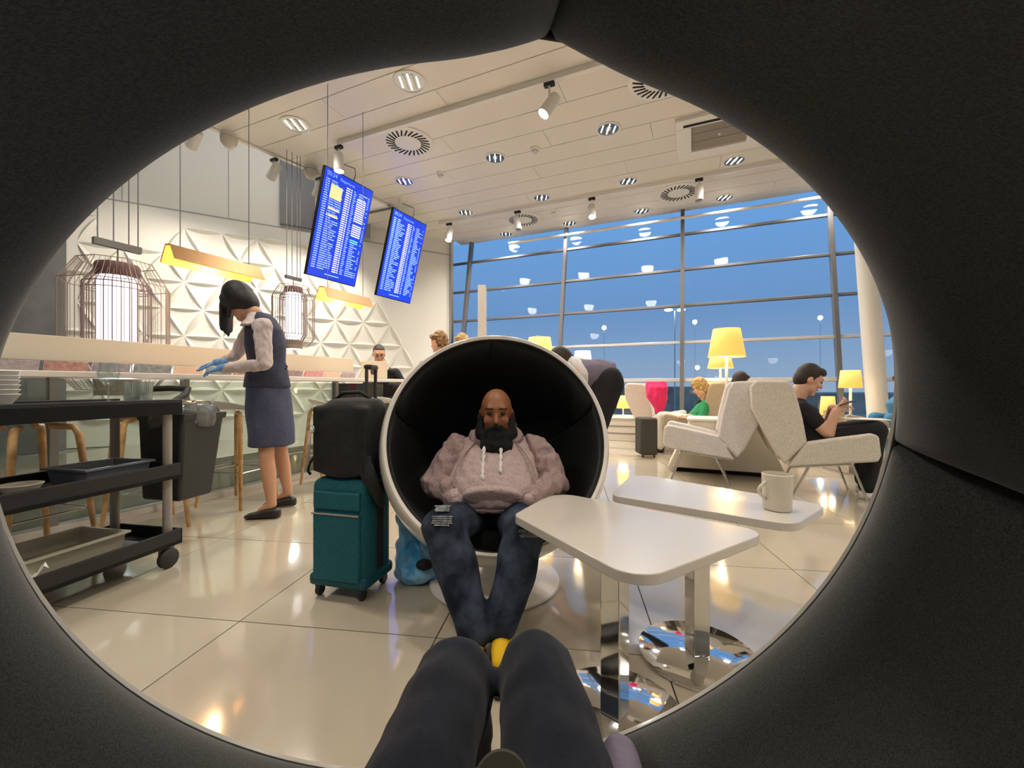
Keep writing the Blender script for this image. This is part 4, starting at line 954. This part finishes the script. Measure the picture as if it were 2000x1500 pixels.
def shoe(m, heel, toe, w=.042, h=.06):
    heel, toe = V(heel), V(toe); d = (toe-heel).normalized(); s_ = Z3.cross(d)
    def rg(t, a, b, z): return (heel+d*t*(toe-heel).length+Z3*z, s_*a, Z3*b)
    m.loft([rg(.0, w*.5, h*.35, h*.40), rg(.08, w*.8, h*.46, h*.48), rg(.35, w*.85, h*.44, h*.46), rg(.65, w*1.05, h*.32, h*.34), rg(.88, w*.85, h*.24, h*.26), rg(1, w*.4, h*.15, h*.18)], 16)

# --- waitress at the bar
wa = thing('person', 'person in navy waistcoat and skirt with blue gloves leaning over the bar', 'person', (-1.86, 3.33, 0))
hn = at(497, 612, 3.26); hc = at(468, 592, 3.27); HF = V((-.80, .06, -.60))
nk, fk = at(521, 893, 3.22), at(549, 885, 3.47); na, fa = at(531, 985, 3.20), at(563, 962, 3.52)
nh, fh = at(516, 770, 3.27), at(534, 768, 3.43)
m = MB(); head(m, hc, HF, 1.0, hn, .05)
m.cap(hn, .06, at(505, 640, 3.30), .075)
for h_, k_, a_ in ((nh, nk, na), (fh, fk, fa)):
    m.cap(h_, .068, k_, .054); m.cap(k_, .054, k_.lerp(a_, .3), .055); m.cap(k_.lerp(a_, .3), .056, a_, .034)
    m.cap(a_, .036, a_+V((-.08, 0, -.045)), .026)
m.loft([(at(524, 790, 3.35), V((.08, 0, 0)), V((0, .12, 0))), (at(522, 720, 3.33), V((.06, 0, 0)), V((0, .08, 0))), (at(515, 640, 3.30), V((.05, 0, 0)), V((0, .07, 0)))], 20)
body = blob('body', m, 'skin_tan', wa, .01, 4)
m = MB(); nsh, nel, nwr = at(512, 637, 3.13), at(517, 712, 3.08), at(440, 719, 3.16); fsh, fel, fwr = at(492, 640, 3.46), at(462, 692, 3.42), at(430, 708, 3.36)
m.cap(nsh, .062, nel, .050); m.cap(nel, .050, nwr, .036); m.cap(fsh, .06, fel, .048); m.cap(fel, .048, fwr, .036)
m.ell(nsh+V((.0, 0, .0)), (.075, .06, .07)); m.loft([(at(506, 640, 3.30), V((.09, 0, .01)), V((0, .19, 0))), (at(502, 622, 3.28), V((.06, 0, .02)), V((0, .10, 0))), (hn+V((.005, 0, -.005)), V((.055, 0, .02)), V((0, .058, 0)))], 20)
def folds(amt, f):
    return lambda v: v+mno.noise_vector(V((v.x*f, v.y*f, v.z*f*.55)))*amt
blob('blouse', m, 'blouse', wa, .009, 3, deform=lambda v: folds(.006, 40)(folds(.011, 19)(v)))
m = MB(); Xv, Yv = V((1, 0, 0)), V((0, 1, 0))
m.loft([(at(523, 757, 3.35), Xv*.163, Yv*.175), (at(522, 735, 3.34), Xv*.150, Yv*.165), (at(521, 705, 3.33), Xv*.130, Yv*.145), (at(519, 675, 3.32), Xv*.140, Yv*.155), (at(516, 645, 3.31), Xv*.128, Yv*.150), (at(513, 622, 3.30), Xv*.085, Yv*.115), (at(511, 611, 3.30), Xv*.045, Yv*.085)], 24)
blob('waistcoat', m, 'vest_navy', wa, .012, 3, deform=folds(.006, 12))
m = MB()
m.loft([(at(532, 869, 3.33), Xv*.150, Yv*.20), (at(531, 835, 3.335), Xv*.157, Yv*.195), (at(527, 795, 3.345), Xv*.160, Yv*.185), (at(523, 758, 3.35), Xv*.152, Yv*.165), (at(522, 738, 3.345), Xv*.135, Yv*.150)], 24)
blob('skirt', m, 'skirt_navy', wa, .012, 2, deform=folds(.007, 9))
m = MB(); hair_cap(m, hc, HF, 1.14, .04, .02, .03); S, F, Uv = hframe(HF)
m.ell(hc+F*.055+Uv*.05, (.085, .062, .065), (S, F, Uv)); m.ell(hc+F*.01+Uv*.02, (.098, .07, .09), (S, F, Uv))
for q in range(-4, 5): m.cap(hc+F*.095+Uv*.05+S*q*.014, .016, hc+F*.10+S*q*.016+V((-.012-.004*abs(q), 0, -.20+.012*abs(q))), .006)
for q in (1, -1): m.cap(hc+S*q*.078+Uv*.03, .022, hc+S*q*.082+F*.03+V((0, 0, -.10)), .012)
m.ell(hc-F*.07+Uv*.10, (.055, .05, .05), (S, F, Uv))
blob('hair', m, 'hair_black', wa, .009, 3)
m = MB(); hand(m, nwr+V((-.01, 0, 0)), V((-.97, .12, -.15)), V((0, -.3, .9)), 1.05, -1, .28); m.cap(nwr+V((.03, 0, 0)), .039, nwr+V((-.03, 0, 0)), .03); blob('glove', m, 'glove_blue', wa, .0055, 2)
m = MB(); hand(m, fwr+V((-.01, 0, 0)), V((-.97, .05, -.2)), V((0, -.2, .9)), 1.05, 1, .25); m.cap(fwr+V((.03, 0, 0)), .039, fwr+V((-.03, 0, 0)), .03); blob('glove', m, 'glove_blue', wa, .0055, 2)
for a_ in (na, fa):
    m = MB(); hl = V((a_.x+.065, a_.y, .0)); shoe(m, hl, hl+V((-.255, -.03, 0)), .046, .085); blob('shoe', m, 'shoe_black', wa, .008, 2)
MB().tube([at(557, 712, 3.30), at(561, 716, 3.28), at(557, 722, 3.28)], .006, 6).build('waist_tie', 'vest_navy', wa, 180)

# --- bearded man in the white ball chair
mn = thing('person', 'person in a pink-brown hoodie and ripped jeans sitting in the white ball chair', 'person', (-.08, 1.95, 0))
hc = V((-.078, 2.09, .862)); HF = V((.03, -1, -.04)); pel = V((-.085, 2.03, .49)); nb = V((-.08, 2.15, .745))
lk, rk = V((-.275, 1.70, .43)), V((.052, 1.70, .405)); la, ra = V((-.135, 1.53, .11)), V((-.04, 1.56, .115))   # picture-left / right legs
m = MB(); head(m, hc, HF, 1.04, nb, .062)
m.cap(pel, .11, nb-Z3*.12, .10); m.cap(nb-Z3*.02, .06, nb-Z3*.14, .09)
blob('body', m, 'skin_brown', mn, .009, 4)
face_details(mn, hc, HF, 1.04, 'beard_black')
m = MB(); S, F, Uv = hframe(HF)
m.ell(hc+F*.048-Uv*.10, (.084, .068, .055), (S, F, Uv)); m.ell(hc+F*.066-Uv*.145, (.082, .06, .062), (S, F, Uv)); m.ell(hc+F*.068-Uv*.175, (.066, .05, .05), (S, F, Uv))
for q in (1, -1): m.cap(hc+S*q*.079+F*.0+Uv*.0, .014, hc+S*q*.075+F*.035-Uv*.09, .03); m.cap(hc+S*q*.0+F*.108-Uv*.042, .009, hc+S*q*.045+F*.088-Uv*.065, .012)
blob('beard', m, 'beard_black', mn, .008, 2, deform=folds(.006, 60))
m = MB()
m.loft([(V((-.085, 1.955, .455)), Xv*.185, Yv*.125), (V((-.085, 1.955, .48)), Xv*.205, Yv*.15), (V((-.085, 1.965, .53)), Xv*.21, Yv*.165), (V((-.085, 1.995, .58)), Xv*.205, Yv*.16), (V((-.085, 2.04, .63)), Xv*.195, Yv*.145), (V((-.083, 2.10, .69)), Xv*.20, Yv*.115), (V((-.08, 2.145, .735)), Xv*.16, Yv*.08), (V((-.08, 2.17, .765)), Xv*.10, Yv*.06)], 28)
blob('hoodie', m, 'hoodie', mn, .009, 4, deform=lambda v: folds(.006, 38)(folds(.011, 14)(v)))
m = MB(); m.loft([(V((-.085, 1.955, .447)), Xv*.19, Yv*.135), (V((-.085, 1.955, .468)), Xv*.20, Yv*.148)], 28); blob('hem_rib', m, 'hoodie_shaded', mn, .008, 2, deform=folds(.006, 40))
for q in (-1, 1):
    m = MB(); sh = V((-.08+q*.195, 2.12, .685)); el = V((-.08+q*.285, 2.04, .535)); wr = V((-.08+q*.165, 1.89, .50))
    m.ell(sh, (.075, .08, .07)); m.cap(sh, .075, sh.lerp(el, .5), .080); m.cap(sh.lerp(el, .5), .080, el, .074); m.cap(el, .074, wr, .054); blob('sleeve', m, 'hoodie_shaded', mn, .008, 3, deform=lambda v: folds(.010, 42)(folds(.018, 18)(v))); m = MB(); m.cap(wr, .050, wr+(wr-el).normalized()*.03, .044); blob('cuff', m, 'hoodie', mn, .008, 2, deform=folds(.005, 60))
    MB().tube([V((-.08+q*(.085+.10*math.sin(t_*math.pi*.62)), 2.068-.19*t_-.03*math.sin(math.pi*t_), .745-.20*t_)) for t_ in [k/10 for k in range(11)]], .0035, 6).build('seam', 'hoodie_shaded', mn, 180)
m = MB(); m.tube([V((-.08+.115*math.cos(a_), 2.12+.075*math.sin(a_), .752+.035*math.sin(a_))) for a_ in [2*math.pi*k/24 for k in range(24)]], .026, 10, closed=True); m.ell(V((-.08, 2.235, .80)), (.11, .035, .05)); blob('hood', m, 'hoodie_shaded', mn, .01, 3, deform=folds(.012, 24))
m = MB(); m.loft([(V((-.085, 1.83, .535)), Xv*.135, V((0, -.02, .045))), (V((-.085, 1.80, .525)), Xv*.13, V((0, -.02, .042))), (V((-.085, 1.795, .523)), Xv*.115, V((0, -.02, .036)))], 24); blob('front_pocket', m, 'hoodie', mn, .008, 3)
for dx, n_ in ((-.05, 11), (.03, 9)):
    for s_ in (0, 1):
        MB().tube([V((-.082+dx+.005*math.sin(k*1.5+s_*math.pi), 1.985-.0135*k+.004*math.cos(k*1.5+s_*math.pi), .715-.0125*k)) for k in range(n_)], .0045, 6).build('drawstring', 'cord_white', mn, 180)
m = MB()
m.cap(V((-.185, 1.98, .40)), .098, lk, .088); m.cap(lk, .086, lk.lerp(la, .35), .086); m.cap(lk.lerp(la, .35), .085, la, .062)
m.cap(V((.0, 1.98, .40)), .098, rk, .088); m.cap(rk, .086, rk.lerp(ra, .35), .086); m.cap(rk.lerp(ra, .35), .085, ra, .062)
m.cap(V((-.185, 2.02, .42)), .11, V((.0, 2.02, .42)), .11)
blob('jeans', m, 'jeans_worn', mn, .010, 4, deform=folds(.011, 13))
def patch(c, n, w_, h_, nm='knee_rip'):
    n = V(n).normalized(); a_ = n.cross(Z3).normalized(); b_ = a_.cross(n); m = MB(); rr_ = random.Random(int(c[0]*999))
    for q in range(5):
        o_ = (q-2)/5*h_; ww = w_*(.7+.3*rr_.random())
        m.add([V(c)+a_*-ww/2+b_*(o_-h_*.07), V(c)+a_*ww/2+b_*(o_-h_*.05), V(c)+a_*ww/2*.95+b_*(o_+h_*.07), V(c)+a_*-ww/2*.9+b_*(o_+h_*.06)], [(0, 1, 2, 3)])
    o = m.build(nm, 'denim_fray', mn); sd = o.modifiers.new('s', 'SOLIDIFY'); sd.thickness = .006; sd.offset = 0
patch(lk+V((.0, -.035, .086)), (0, -.55, .85), .075, .03); patch(lk+V((.005, -.075, .05)), (0, -.9, .45), .085, .04); patch(rk+V((.02, -.085, .03)), (0.05, -.95, .25), .10, .03)
for a_, nm, cc, dx in ((la, 'sneaker', 'yellow_sock', .03), (ra, 'sneaker', 'yellow_sock', .0)):
    m = MB(); hl = V((a_.x, a_.y+.04, 0)); shoe(m, hl, hl+V((dx, -.27, 0)), .046, .075); blob(nm, m, 'shoe_black', mn, .009, 2)
    m = MB(); m.cap(a_+V((0, -.005, -.06)), .04, a_+V((0, -.005, .0)), .045); m.cap(a_+V((0, -.05, -.055)), .038, a_+V((dx*.5, -.12, -.065)), .03); blob('sock', m, cc, mn, .009, 2)

# --- photographer: legs at the bottom of the picture
ph = thing('person', 'person seated in the near chair, only knees and thighs in dark jeans showing', 'person', (-.03, .5, 0))
lk, rk = V((-.112, .80, .437)), V((.048, .80, .452))
m = MB()
for k_, hx, ft in ((lk, -.135, -.10), (rk, .075, .07)):
    hp = V((hx, .26, .50)); mid = k_.lerp(hp, .5)+V((hx*.05, 0, 0)); m.cap(hp, .080, mid, .076); m.cap(mid, .076, k_, .074)
    an = V((ft, 1.00, .12)); m.cap(k_, .076, k_.lerp(an, .35), .068); m.cap(k_.lerp(an, .35), .068, an, .052)
m.cap(V((-.11, .24, .50)), .09, V((.05, .24, .50)), .09)
blob('jeans', m, 'jeans_dark', ph, .009, 4, deform=folds(.008, 13))
for ft in (-.10, .07):
    m = MB(); shoe(m, V((ft, .96, 0)), V((ft*1.1, 1.22, 0)), .044, .08); blob('shoe', m, 'shoe_black', ph, .009, 2)
m = MB(); m.cap(V((.12, .40, .47)), .05, V((.17, .66, .42)), .03); blob('jacket_hem', m, 'cloth_lilac', ph, .01, 3)
dc = V((-.012, .478, .545)); t = thing('travel_cup', 'dark olive round lid between the dark jeans thighs in the foreground', 'cup', (dc.x, dc.y, .45))
MB().lathe([(.001, -.10), (.024, -.10), (.030, -.01), (.033, -.008), (.033, .0), (.030, .003), (.001, .003)], dc, 40, (V((1, 0, 0)), V((0, .75, .66)), V((0, -.66, .75)))).build('lid', 'dark_disc', t, 40)

# --- man with the phone
mp_ = thing('person', 'person in a black T-shirt looking at a phone in the cream armchair', 'person', (2.95, 4.0, 0))
hc = at(1580, 742, 4.05); HF = V((.86, -.30, -.40)); nb = at(1553, 782, 4.10); pel = V((2.86, 4.03, .47)); sd_ = V3
nsh, fsh = at(1566, 800, 3.93), at(1556, 800, 4.28); nel = at(1617, 846, 3.80); nwr = at(1632, 803, 3.76); fel = at(1618, 830, 4.18); fwr = at(1625, 796, 3.95)
m = MB(); head(m, hc, HF, 1.13, nb, .062); m.cap(nb, .07, pel, .13); m.cap(nb-Z3*.05, .06, nsh, .06); m.cap(nb-Z3*.05, .06, fsh, .06)
m.cap(nsh, .06, nel, .054); m.cap(nel, .052, nwr, .034); m.cap(fsh, .06, fel, .05); m.cap(fel, .05, fwr, .034)
hand(m, nwr, V((.55, -.1, .5)), V((.2, -.9, .0)), 1.05, -1, .55); hand(m, fwr, V((.75, -.45, .2)), V((0, .2, .9)), 1.05, 1, .5)
blob('body', m, 'skin_light', mp_, .009, 3); face_details(mp_, hc, HF, 1.13)
m = MB(); hair_cap(m, hc, HF, 1.13, .045, .0, .012); S, F, Uv = hframe(HF); m.ell(hc+F*.055+Uv*.11, (.06, .05, .035), (S, F, Uv)); blob('hair', m, 'hair_dark', mp_, .008, 3)
m = MB(); Ue, Ve = U3, V3
m.loft([(pel-Z3*.02, Ue*.15, Ve*.20), (V((2.84, 4.05, .66)), Ue*.145, Ve*.21), (V((2.79, 4.07, .80)), Ue*.13, Ve*.22), (nb+Z3*-.02, Ue*.09, Ve*.15), (nb+Z3*.03, Ue*.07, Ve*.075)], 24)
m.cap(nsh, .085, nsh.lerp(nel, .55), .072); m.cap(fsh, .08, fsh.lerp(fel, .55), .07)
blob('t_shirt', m, 'cloth_black', mp_, .011, 3, deform=folds(.008, 12))
m = MB(); nk, fk = pel+U3*.46-V3*.13+Z3*.14, pel+U3*.48+V3*.12+Z3*.15; na, fa = V((nk.x-.08, nk.y+.0, .11)), V((fk.x-.02, fk.y+.03, .11))
m.cap(pel-V3*.1, .12, nk, .085); m.cap(nk, .085, na, .065); m.cap(pel+V3*.1, .12, fk, .085); m.cap(fk, .085, fa, .065); m.cap(pel-V3*.1, .13, pel+V3*.1, .13)
blob('trousers', m, 'cloth_black', mp_, .011, 3, deform=folds(.010, 11))
for a_ in (na, fa):
    m = MB(); hl = V((a_.x, a_.y, 0))-U3*.06; shoe(m, hl, hl+U3*.27, .048, .085); blob('sneaker', m, 'cloth_white', mp_, .009, 2)
phn = nwr+V((.075, -.03, .075)); t = thing('smartphone', 'dark smartphone in the hands of the person in the black T-shirt', 'phone', tuple(phn))
MB().box(phn, (.075, .15, .009), (V3, U3*.8+Z3*.3, (V3.cross(U3*.8+Z3*.3)).normalized())).build('phone_body', 'screen_black', t, bevel=.003)
pp = pel+U3*.40-V3*.05+Z3*.235; t = thing('paper_sheet', 'white sheet of paper on the lap of the person in the black T-shirt', 'paper', tuple(pp))
MB().box(pp, (.32, .22, .006), (U3, V3, (U3.cross(V3)))).build('sheet', 'paper_white', t)

# --- blond woman in green
wg = thing('person', 'person in a green jacket sitting in the taupe armchair', 'person', tuple(V((2.74, 6.24, 0))))
hc = at(1367, 757, 6.15); HF = -U3*.85+V((0, 0, -.45)); nb = at(1374, 785, 6.19); pel = V((2.74, 6.24, .47))
m = MB(); head(m, hc, HF, 1.0, nb, .05); m.cap(nb, .06, pel, .12); nsh = at(1377, 790, 6.05); nel = at(1372, 820, 5.98); nwr = at(1345, 812, 6.02)
m.cap(nsh, .045, nel, .04); m.cap(nel, .04, nwr, .03); hand(m, nwr, -U3, Z3, 1.0, 1, .4); blob('body', m, 'skin_light', wg, .010, 3); face_details(wg, hc, HF, 1.0)
m = MB(); hair_cap(m, hc, HF, 1.05, .03, .03, .02); blob('hair', m, 'hair_blond', wg, .009, 2, deform=folds(.008, 40))
m = MB(); m.loft([(pel, U3*.15, V3*.19), (pel.lerp(nb, .5), U3*.14, V3*.19), (nb-Z3*.04, U3*.10, V3*.16), (nb, U3*.06, V3*.08)], 20); m.cap(nsh, .07, nel, .06); m.cap(nel, .058, nel.lerp(nwr, .6), .05); blob('jacket', m, 'cloth_green', wg, .012, 3, deform=folds(.008, 12))
m = MB(); m.cap(nb+U3*-.02, .07, nb-U3*.09-Z3*.10, .055); m.cap(nb-U3*.09-Z3*.10, .05, nb-U3*.15-Z3*.28, .04); blob('scarf', m, 'scarf_dark', wg, .011, 2, deform=folds(.01, 16))
m = MB()
for q in (-.1, .1):
    k_ = pel-U3*.48+V3*q+Z3*.08; m.cap(pel+V3*q, .10, k_, .075); m.cap(k_, .075, V((k_.x-.02, k_.y, .1)), .055)
blob('trousers', m, 'armchair_cream', wg, .012, 3)
for q in (-.1, .1):
    k_ = pel-U3*.50+V3*q; m = MB(); shoe(m, V((k_.x+.05, k_.y, 0)), V((k_.x+.05, k_.y, 0))-U3*.25, .045, .08); blob('shoe', m, 'shoe_black', wg, .01, 2)

# --- dark-haired person behind the pale chair backs
dh = thing('person', 'seated person whose head just shows over the pale armchair back', 'person', (3.55, 6.15, 0))
hc = at(1447, 746, 6.2); HF = V((.9, -.3, -.25)); nb = hc-Z3*.16+V((-.02, 0, 0)); pel = V((3.58, 6.2, .47))
m = MB(); head(m, hc, HF, 1.0, nb); m.cap(nb, .06, pel, .12); blob('body', m, 'skin_tan', dh, .011, 3)
m = MB(); hair_cap(m, hc, HF, 1.08, .04, .02, .02); blob('hair', m, 'hair_dark', dh, .010, 2)
m = MB(); m.loft([(pel, U3*.16, V3*.2), (pel.lerp(nb, .6), U3*.14, V3*.2), (nb, U3*.07, V3*.09)], 20)
for q in (-.12, .12): k_ = pel+U3*.45+V3*q+Z3*.05; m.cap(pel+V3*q, .1, k_, .08); m.cap(k_, .08, V((k_.x, k_.y, .09)), .06)
blob('clothes', m, 'cloth_pattern', dh, .013, 3)
t = thing('shawl', 'brown and cream patterned shawl on the low divider between the chair backs', 'shawl', tuple(ic+Z3*.63))
m = MB(); c = ic+U3*.26+V3*-.10+Z3*.632; m.loft([(c, U3*.11, V3*.12), (c+Z3*.06, U3*.10, V3*.11), (c+Z3*.18, U3*.05, V3*.06), (c+Z3*.28, U3*.025, V3*.03)], 20); blob('cloth', m, 'cloth_pattern', t, .010, 2, deform=folds(.016, 18))

# --- person bending over beside the ball chair
bp_ = thing('person', 'person in dark trousers bending over behind the white ball chair', 'person', (.80, 3.6, 0))
pv = at(1178, 745, 3.6); shd = at(1118, 722, 3.62); hc = at(1098, 712, 3.6); HF = V((-.8, -.1, -.6))
m = MB(); head(m, hc, HF, 1.0, shd, .055); m.cap(shd, .12, pv, .13); m.cap(shd+V((0, -.17, -.02)), .045, shd+V((-.05, -.2, -.30)), .04); m.cap(shd+V((0, .17, -.02)), .045, shd+V((-.08, .2, -.30)), .04)
m.cap(shd+V((-.05, -.2, -.30)), .04, shd+V((-.22, -.15, -.42)), .03); hand(m, shd+V((-.22, -.15, -.42)), V((-.8, .1, -.5)), V((0, 0, 1)), 1, 1, .4)
blob('body', m, 'skin_light', bp_, .011, 3)
m = MB(); hair_cap(m, hc, HF, 1.05, .03, .0, .02); blob('hair', m, 'hair_dark', bp_, .010, 2)
m = MB(); m.loft([(at(1190, 735, 3.6), V((.05, 0, .12)), Yv*.17), (at(1165, 733, 3.6), V((.02, 0, .135)), Yv*.185), (at(1140, 730, 3.61), V((-.01, 0, .125)), Yv*.20), (at(1120, 722, 3.62), V((-.03, 0, .10)), Yv*.18)], 20)
blob('top', m, 'cloth_lilac', bp_, .012, 3, deform=folds(.009, 14))
m = MB(); m.loft([(at(1142, 733, 3.61), V((0, 0, .115)), Yv*.205), (at(1118, 722, 3.62), V((-.02, 0, .13)), Yv*.20), (at(1106, 716, 3.62), V((-.02, 0, .07)), Yv*.10)], 20); blob('white_cardigan', m, 'cloth_white', bp_, .012, 3, deform=folds(.008, 14))
m = MB()
for q in (-.10, .10):
    hpv = at(1181, 748, 3.6)+Yv*q; k_ = at(1160, 838, 3.6)+Yv*q; m.cap(hpv, .14, hpv.lerp(k_, .5), .115); m.cap(hpv.lerp(k_, .5), .115, k_, .085); m.cap(k_, .085, V((k_.x-.16, k_.y, .1)), .06)
blob('trousers', m, 'cloth_black', bp_, .013, 3, deform=folds(.010, 10))
for q in (-.1, .1):
    k_ = at(1124, 845, 3.6)+Yv*q; m = MB(); shoe(m, V((k_.x+.07, k_.y, 0)), V((k_.x-.19, k_.y, 0)), .045, .08); blob('shoe', m, 'shoe_black', bp_, .01, 2)

# --- person with glasses behind the bar end
bm_ = thing('person', 'person with glasses in a black shirt sitting at the far end of the bar', 'person', tuple(V((-1.95, 6.35, 0))))
hc = at(740, 692, 6.3); HF = V((.35, -.85, -.35)); nb = at(748, 716, 6.38); pel = V((-1.93, 6.5, .85))
m = MB(); head(m, hc, HF, 1.13, nb, .06); m.cap(nb, .07, pel, .13); blob('body', m, 'skin_tan', bm_, .010, 3); face_details(bm_, hc, HF, 1.13)
m = MB(); hair_cap(m, hc, HF, 1.09, .02, .0, .006); blob('hair', m, 'hair_dark', bm_, .010, 2)
S, F, Uv = hframe(HF)
for q in (-1, 1): MB().tube([hc+F*.115+S*(q*.038+.03*math.cos(2*math.pi*k/14))+Uv*(.008+.022*math.sin(2*math.pi*k/14)) for k in range(14)], .004, 5, closed=True).build('spectacle_rim', 'eye_dark', bm_)
m = MB(); m.loft([(pel-Z3*.15, Xv*.2, Yv*.15), (pel.lerp(nb, .45), Xv*.21, Yv*.15), (nb-Z3*.06, Xv*.19, Yv*.12), (nb, Xv*.08, Yv*.08)], 20)
for q in (-1, 1): e_ = pel+V((q*.30, -.1, .12)); m.cap(nb+V((q*.19, 0, -.10)), .08, e_, .065); m.cap(e_, .065, e_+V((-q*.14, -.25, .05)), .05)
for q in (-.1, .1): k_ = pel+V((q, -.42, -.08)); m.cap(pel+V((q, 0, -.12)), .1, k_, .08); m.cap(k_, .08, V((k_.x, k_.y+.1, .35)), .06); m.cap(V((k_.x, k_.y+.1, .35)), .06, V((k_.x, k_.y, .31)), .05)
blob('black_shirt', m, 'cloth_black', bm_, .014, 3)
MB().ell(at(757, 719, 6.22), (.022, .008, .022)).build('shirt_badge', 'cloth_white', bm_, 180)
st = copy_tree(st0, (pel.x, pel.y+.02, 0), .3, 'bar stool carrying the person with glasses')
lt = thing('laptop', 'pale laptop with a dark round mark in front of the person with glasses', 'laptop', tuple(at(728, 745, 5.75)))
lc = at(731, 722, 5.72); MB().box(lc, (.34, .012, .235), (V((.96, .28, 0)).normalized(), V((-.28, .96, 0)).normalized(), Z3)).build('lid', 'counter_beige', lt, bevel=.004)
MB().ell(lc+V((-.03, -.014, -.02)), (.08, .006, .05)).build('lid_mark', 'dark_rubber', lt, 180)
MB().box(lc+V((-.05, .12, -.115)), (.34, .23, .016), (V((.96, .28, 0)).normalized(), V((-.28, .96, 0)).normalized(), Z3)).build('keyboard_base', 'grey_post', lt, bevel=.004)

# --- people standing behind the white ball chair
def stander(label, x, y, d, hairm, coat, k=1.0, fuzz=.012):
    hc = at(x, y, d); t = thing('person', label, 'person', (hc.x, hc.y, 0)); HF = V((-.7, -.6, -.1)); nb = hc-Z3*.17
    m = MB(); head(m, hc, HF, k, nb); m.cap(nb, .06, V((hc.x, hc.y, 1.0)), .13)
    for q in (-.1, .1): m.cap(V((hc.x+q, hc.y, .9)), .09, V((hc.x+q, hc.y, .5)), .065); m.cap(V((hc.x+q, hc.y, .5)), .06, V((hc.x+q, hc.y, .08)), .045); m.cap(V((hc.x+q, hc.y, .07)), .045, V((hc.x+q-.1, hc.y-.1, .05)), .035)
    blob('body', m, 'skin_light', t, .012, 3)
    m = MB(); hair_cap(m, hc, HF, k*1.12, .05, .02, .03); blob('hair', m, hairm, t, .011, 2, deform=folds(fuzz, 34))
    m = MB(); m.loft([(V((hc.x, hc.y, .75)), Xv*.2, Yv*.16), (V((hc.x, hc.y, 1.1)), Xv*.18, Yv*.14), (nb-Z3*.08, Xv*.2, Yv*.13), (nb, Xv*.08, Yv*.08)], 20)
    for q in (-1, 1): m.cap(nb+V((q*.2, 0, -.1)), .06, nb+V((q*.24, -.05, -.4)), .05); m.cap(nb+V((q*.24, -.05, -.4)), .05, nb+V((q*.15, -.22, -.55)), .04)
    blob('coat', m, coat, t, .014, 3)
stander('person standing half hidden behind the left of the white ball chair', 857, 672, 5.4, 'hair_curly', 'cloth_lilac')
stander('person nearly hidden behind the top of the white ball chair', 901, 672, 6.6, 'hair_blond', 'cloth_white')
# --- person at the right edge
rp_ = at(1775, 785, 5.6); t = thing('person', 'person in blue seated beyond the column at the right edge', 'person', (rp_.x, rp_.y, 0))
hc = at(1762, 748, 5.6); nb = hc-Z3*.17; pel = V((rp_.x, rp_.y, .5)); m = MB(); head(m, hc, V((-.9, -.2, -.3)), 1.0, nb); m.cap(nb, .06, pel, .13); blob('body', m, 'skin_light', t, .012, 3)
m = MB(); hair_cap(m, hc, V((-.9, -.2, -.3)), 1.08, .04, .02, .02); blob('hair', m, 'hair_black', t, .011, 2)
m = MB(); m.loft([(pel, Xv*.18, Yv*.18), (nb-Z3*.1, Xv*.17, Yv*.18), (nb, Xv*.08, Yv*.08)], 20)
for q in (-.12, .12): k_ = pel+V((-.35, q, .08)); m.cap(pel+V((0, q, 0)), .1, k_, .075); m.cap(k_, .075, V((k_.x, k_.y, .08)), .055)
blob('clothes', m, 'cloth_blue', t, .014, 3)
E2 = copy_tree(A2, None, None, 'taupe armchair of the person in blue at the right edge'); E2.location = V((rp_.x+.0, rp_.y, 0))
# --- pink garment on the armchair; dark bag put in for the chair's shadow
pg = thing('pink_garment', 'bright pink garment draped over the back of an armchair near the window', 'garment', tuple(at(1285, 790, 6.6)))
m = MB(); c = at(1285, 752, 6.62)
m.loft([(c+V((-.02, 0, .05)), Xv*.14, Yv*.17), (c+V((-.03, -.02, -.04)), Xv*.16, Yv*.21), (c+V((-.03, -.04, -.18)), Xv*.15, Yv*.18), (c+V((.0, -.06, -.34)), Xv*.085, Yv*.12), (c+V((.0, -.06, -.46)), Xv*.03, Yv*.05)], 24)
blob('fabric', m, 'cloth_pink', pg, .012, 2, deform=folds(.022, 11))
db = at(1262, 825, 6.0); t = thing('shadow_bag', 'dark grey cabin bag standing below the pink garment', 'bag', (db.x, db.y, 0))
MB().box((db.x, db.y, .30), (.24, .3, .52)).build('bag_body', 'dark_rubber', t, 40, bevel=.03, seg=3)
for q in (-.08, .08): MB().ell((db.x+q, db.y-.1, .025), (.015, .025, .025)).build('wheel', 'black_plastic', t, 180)
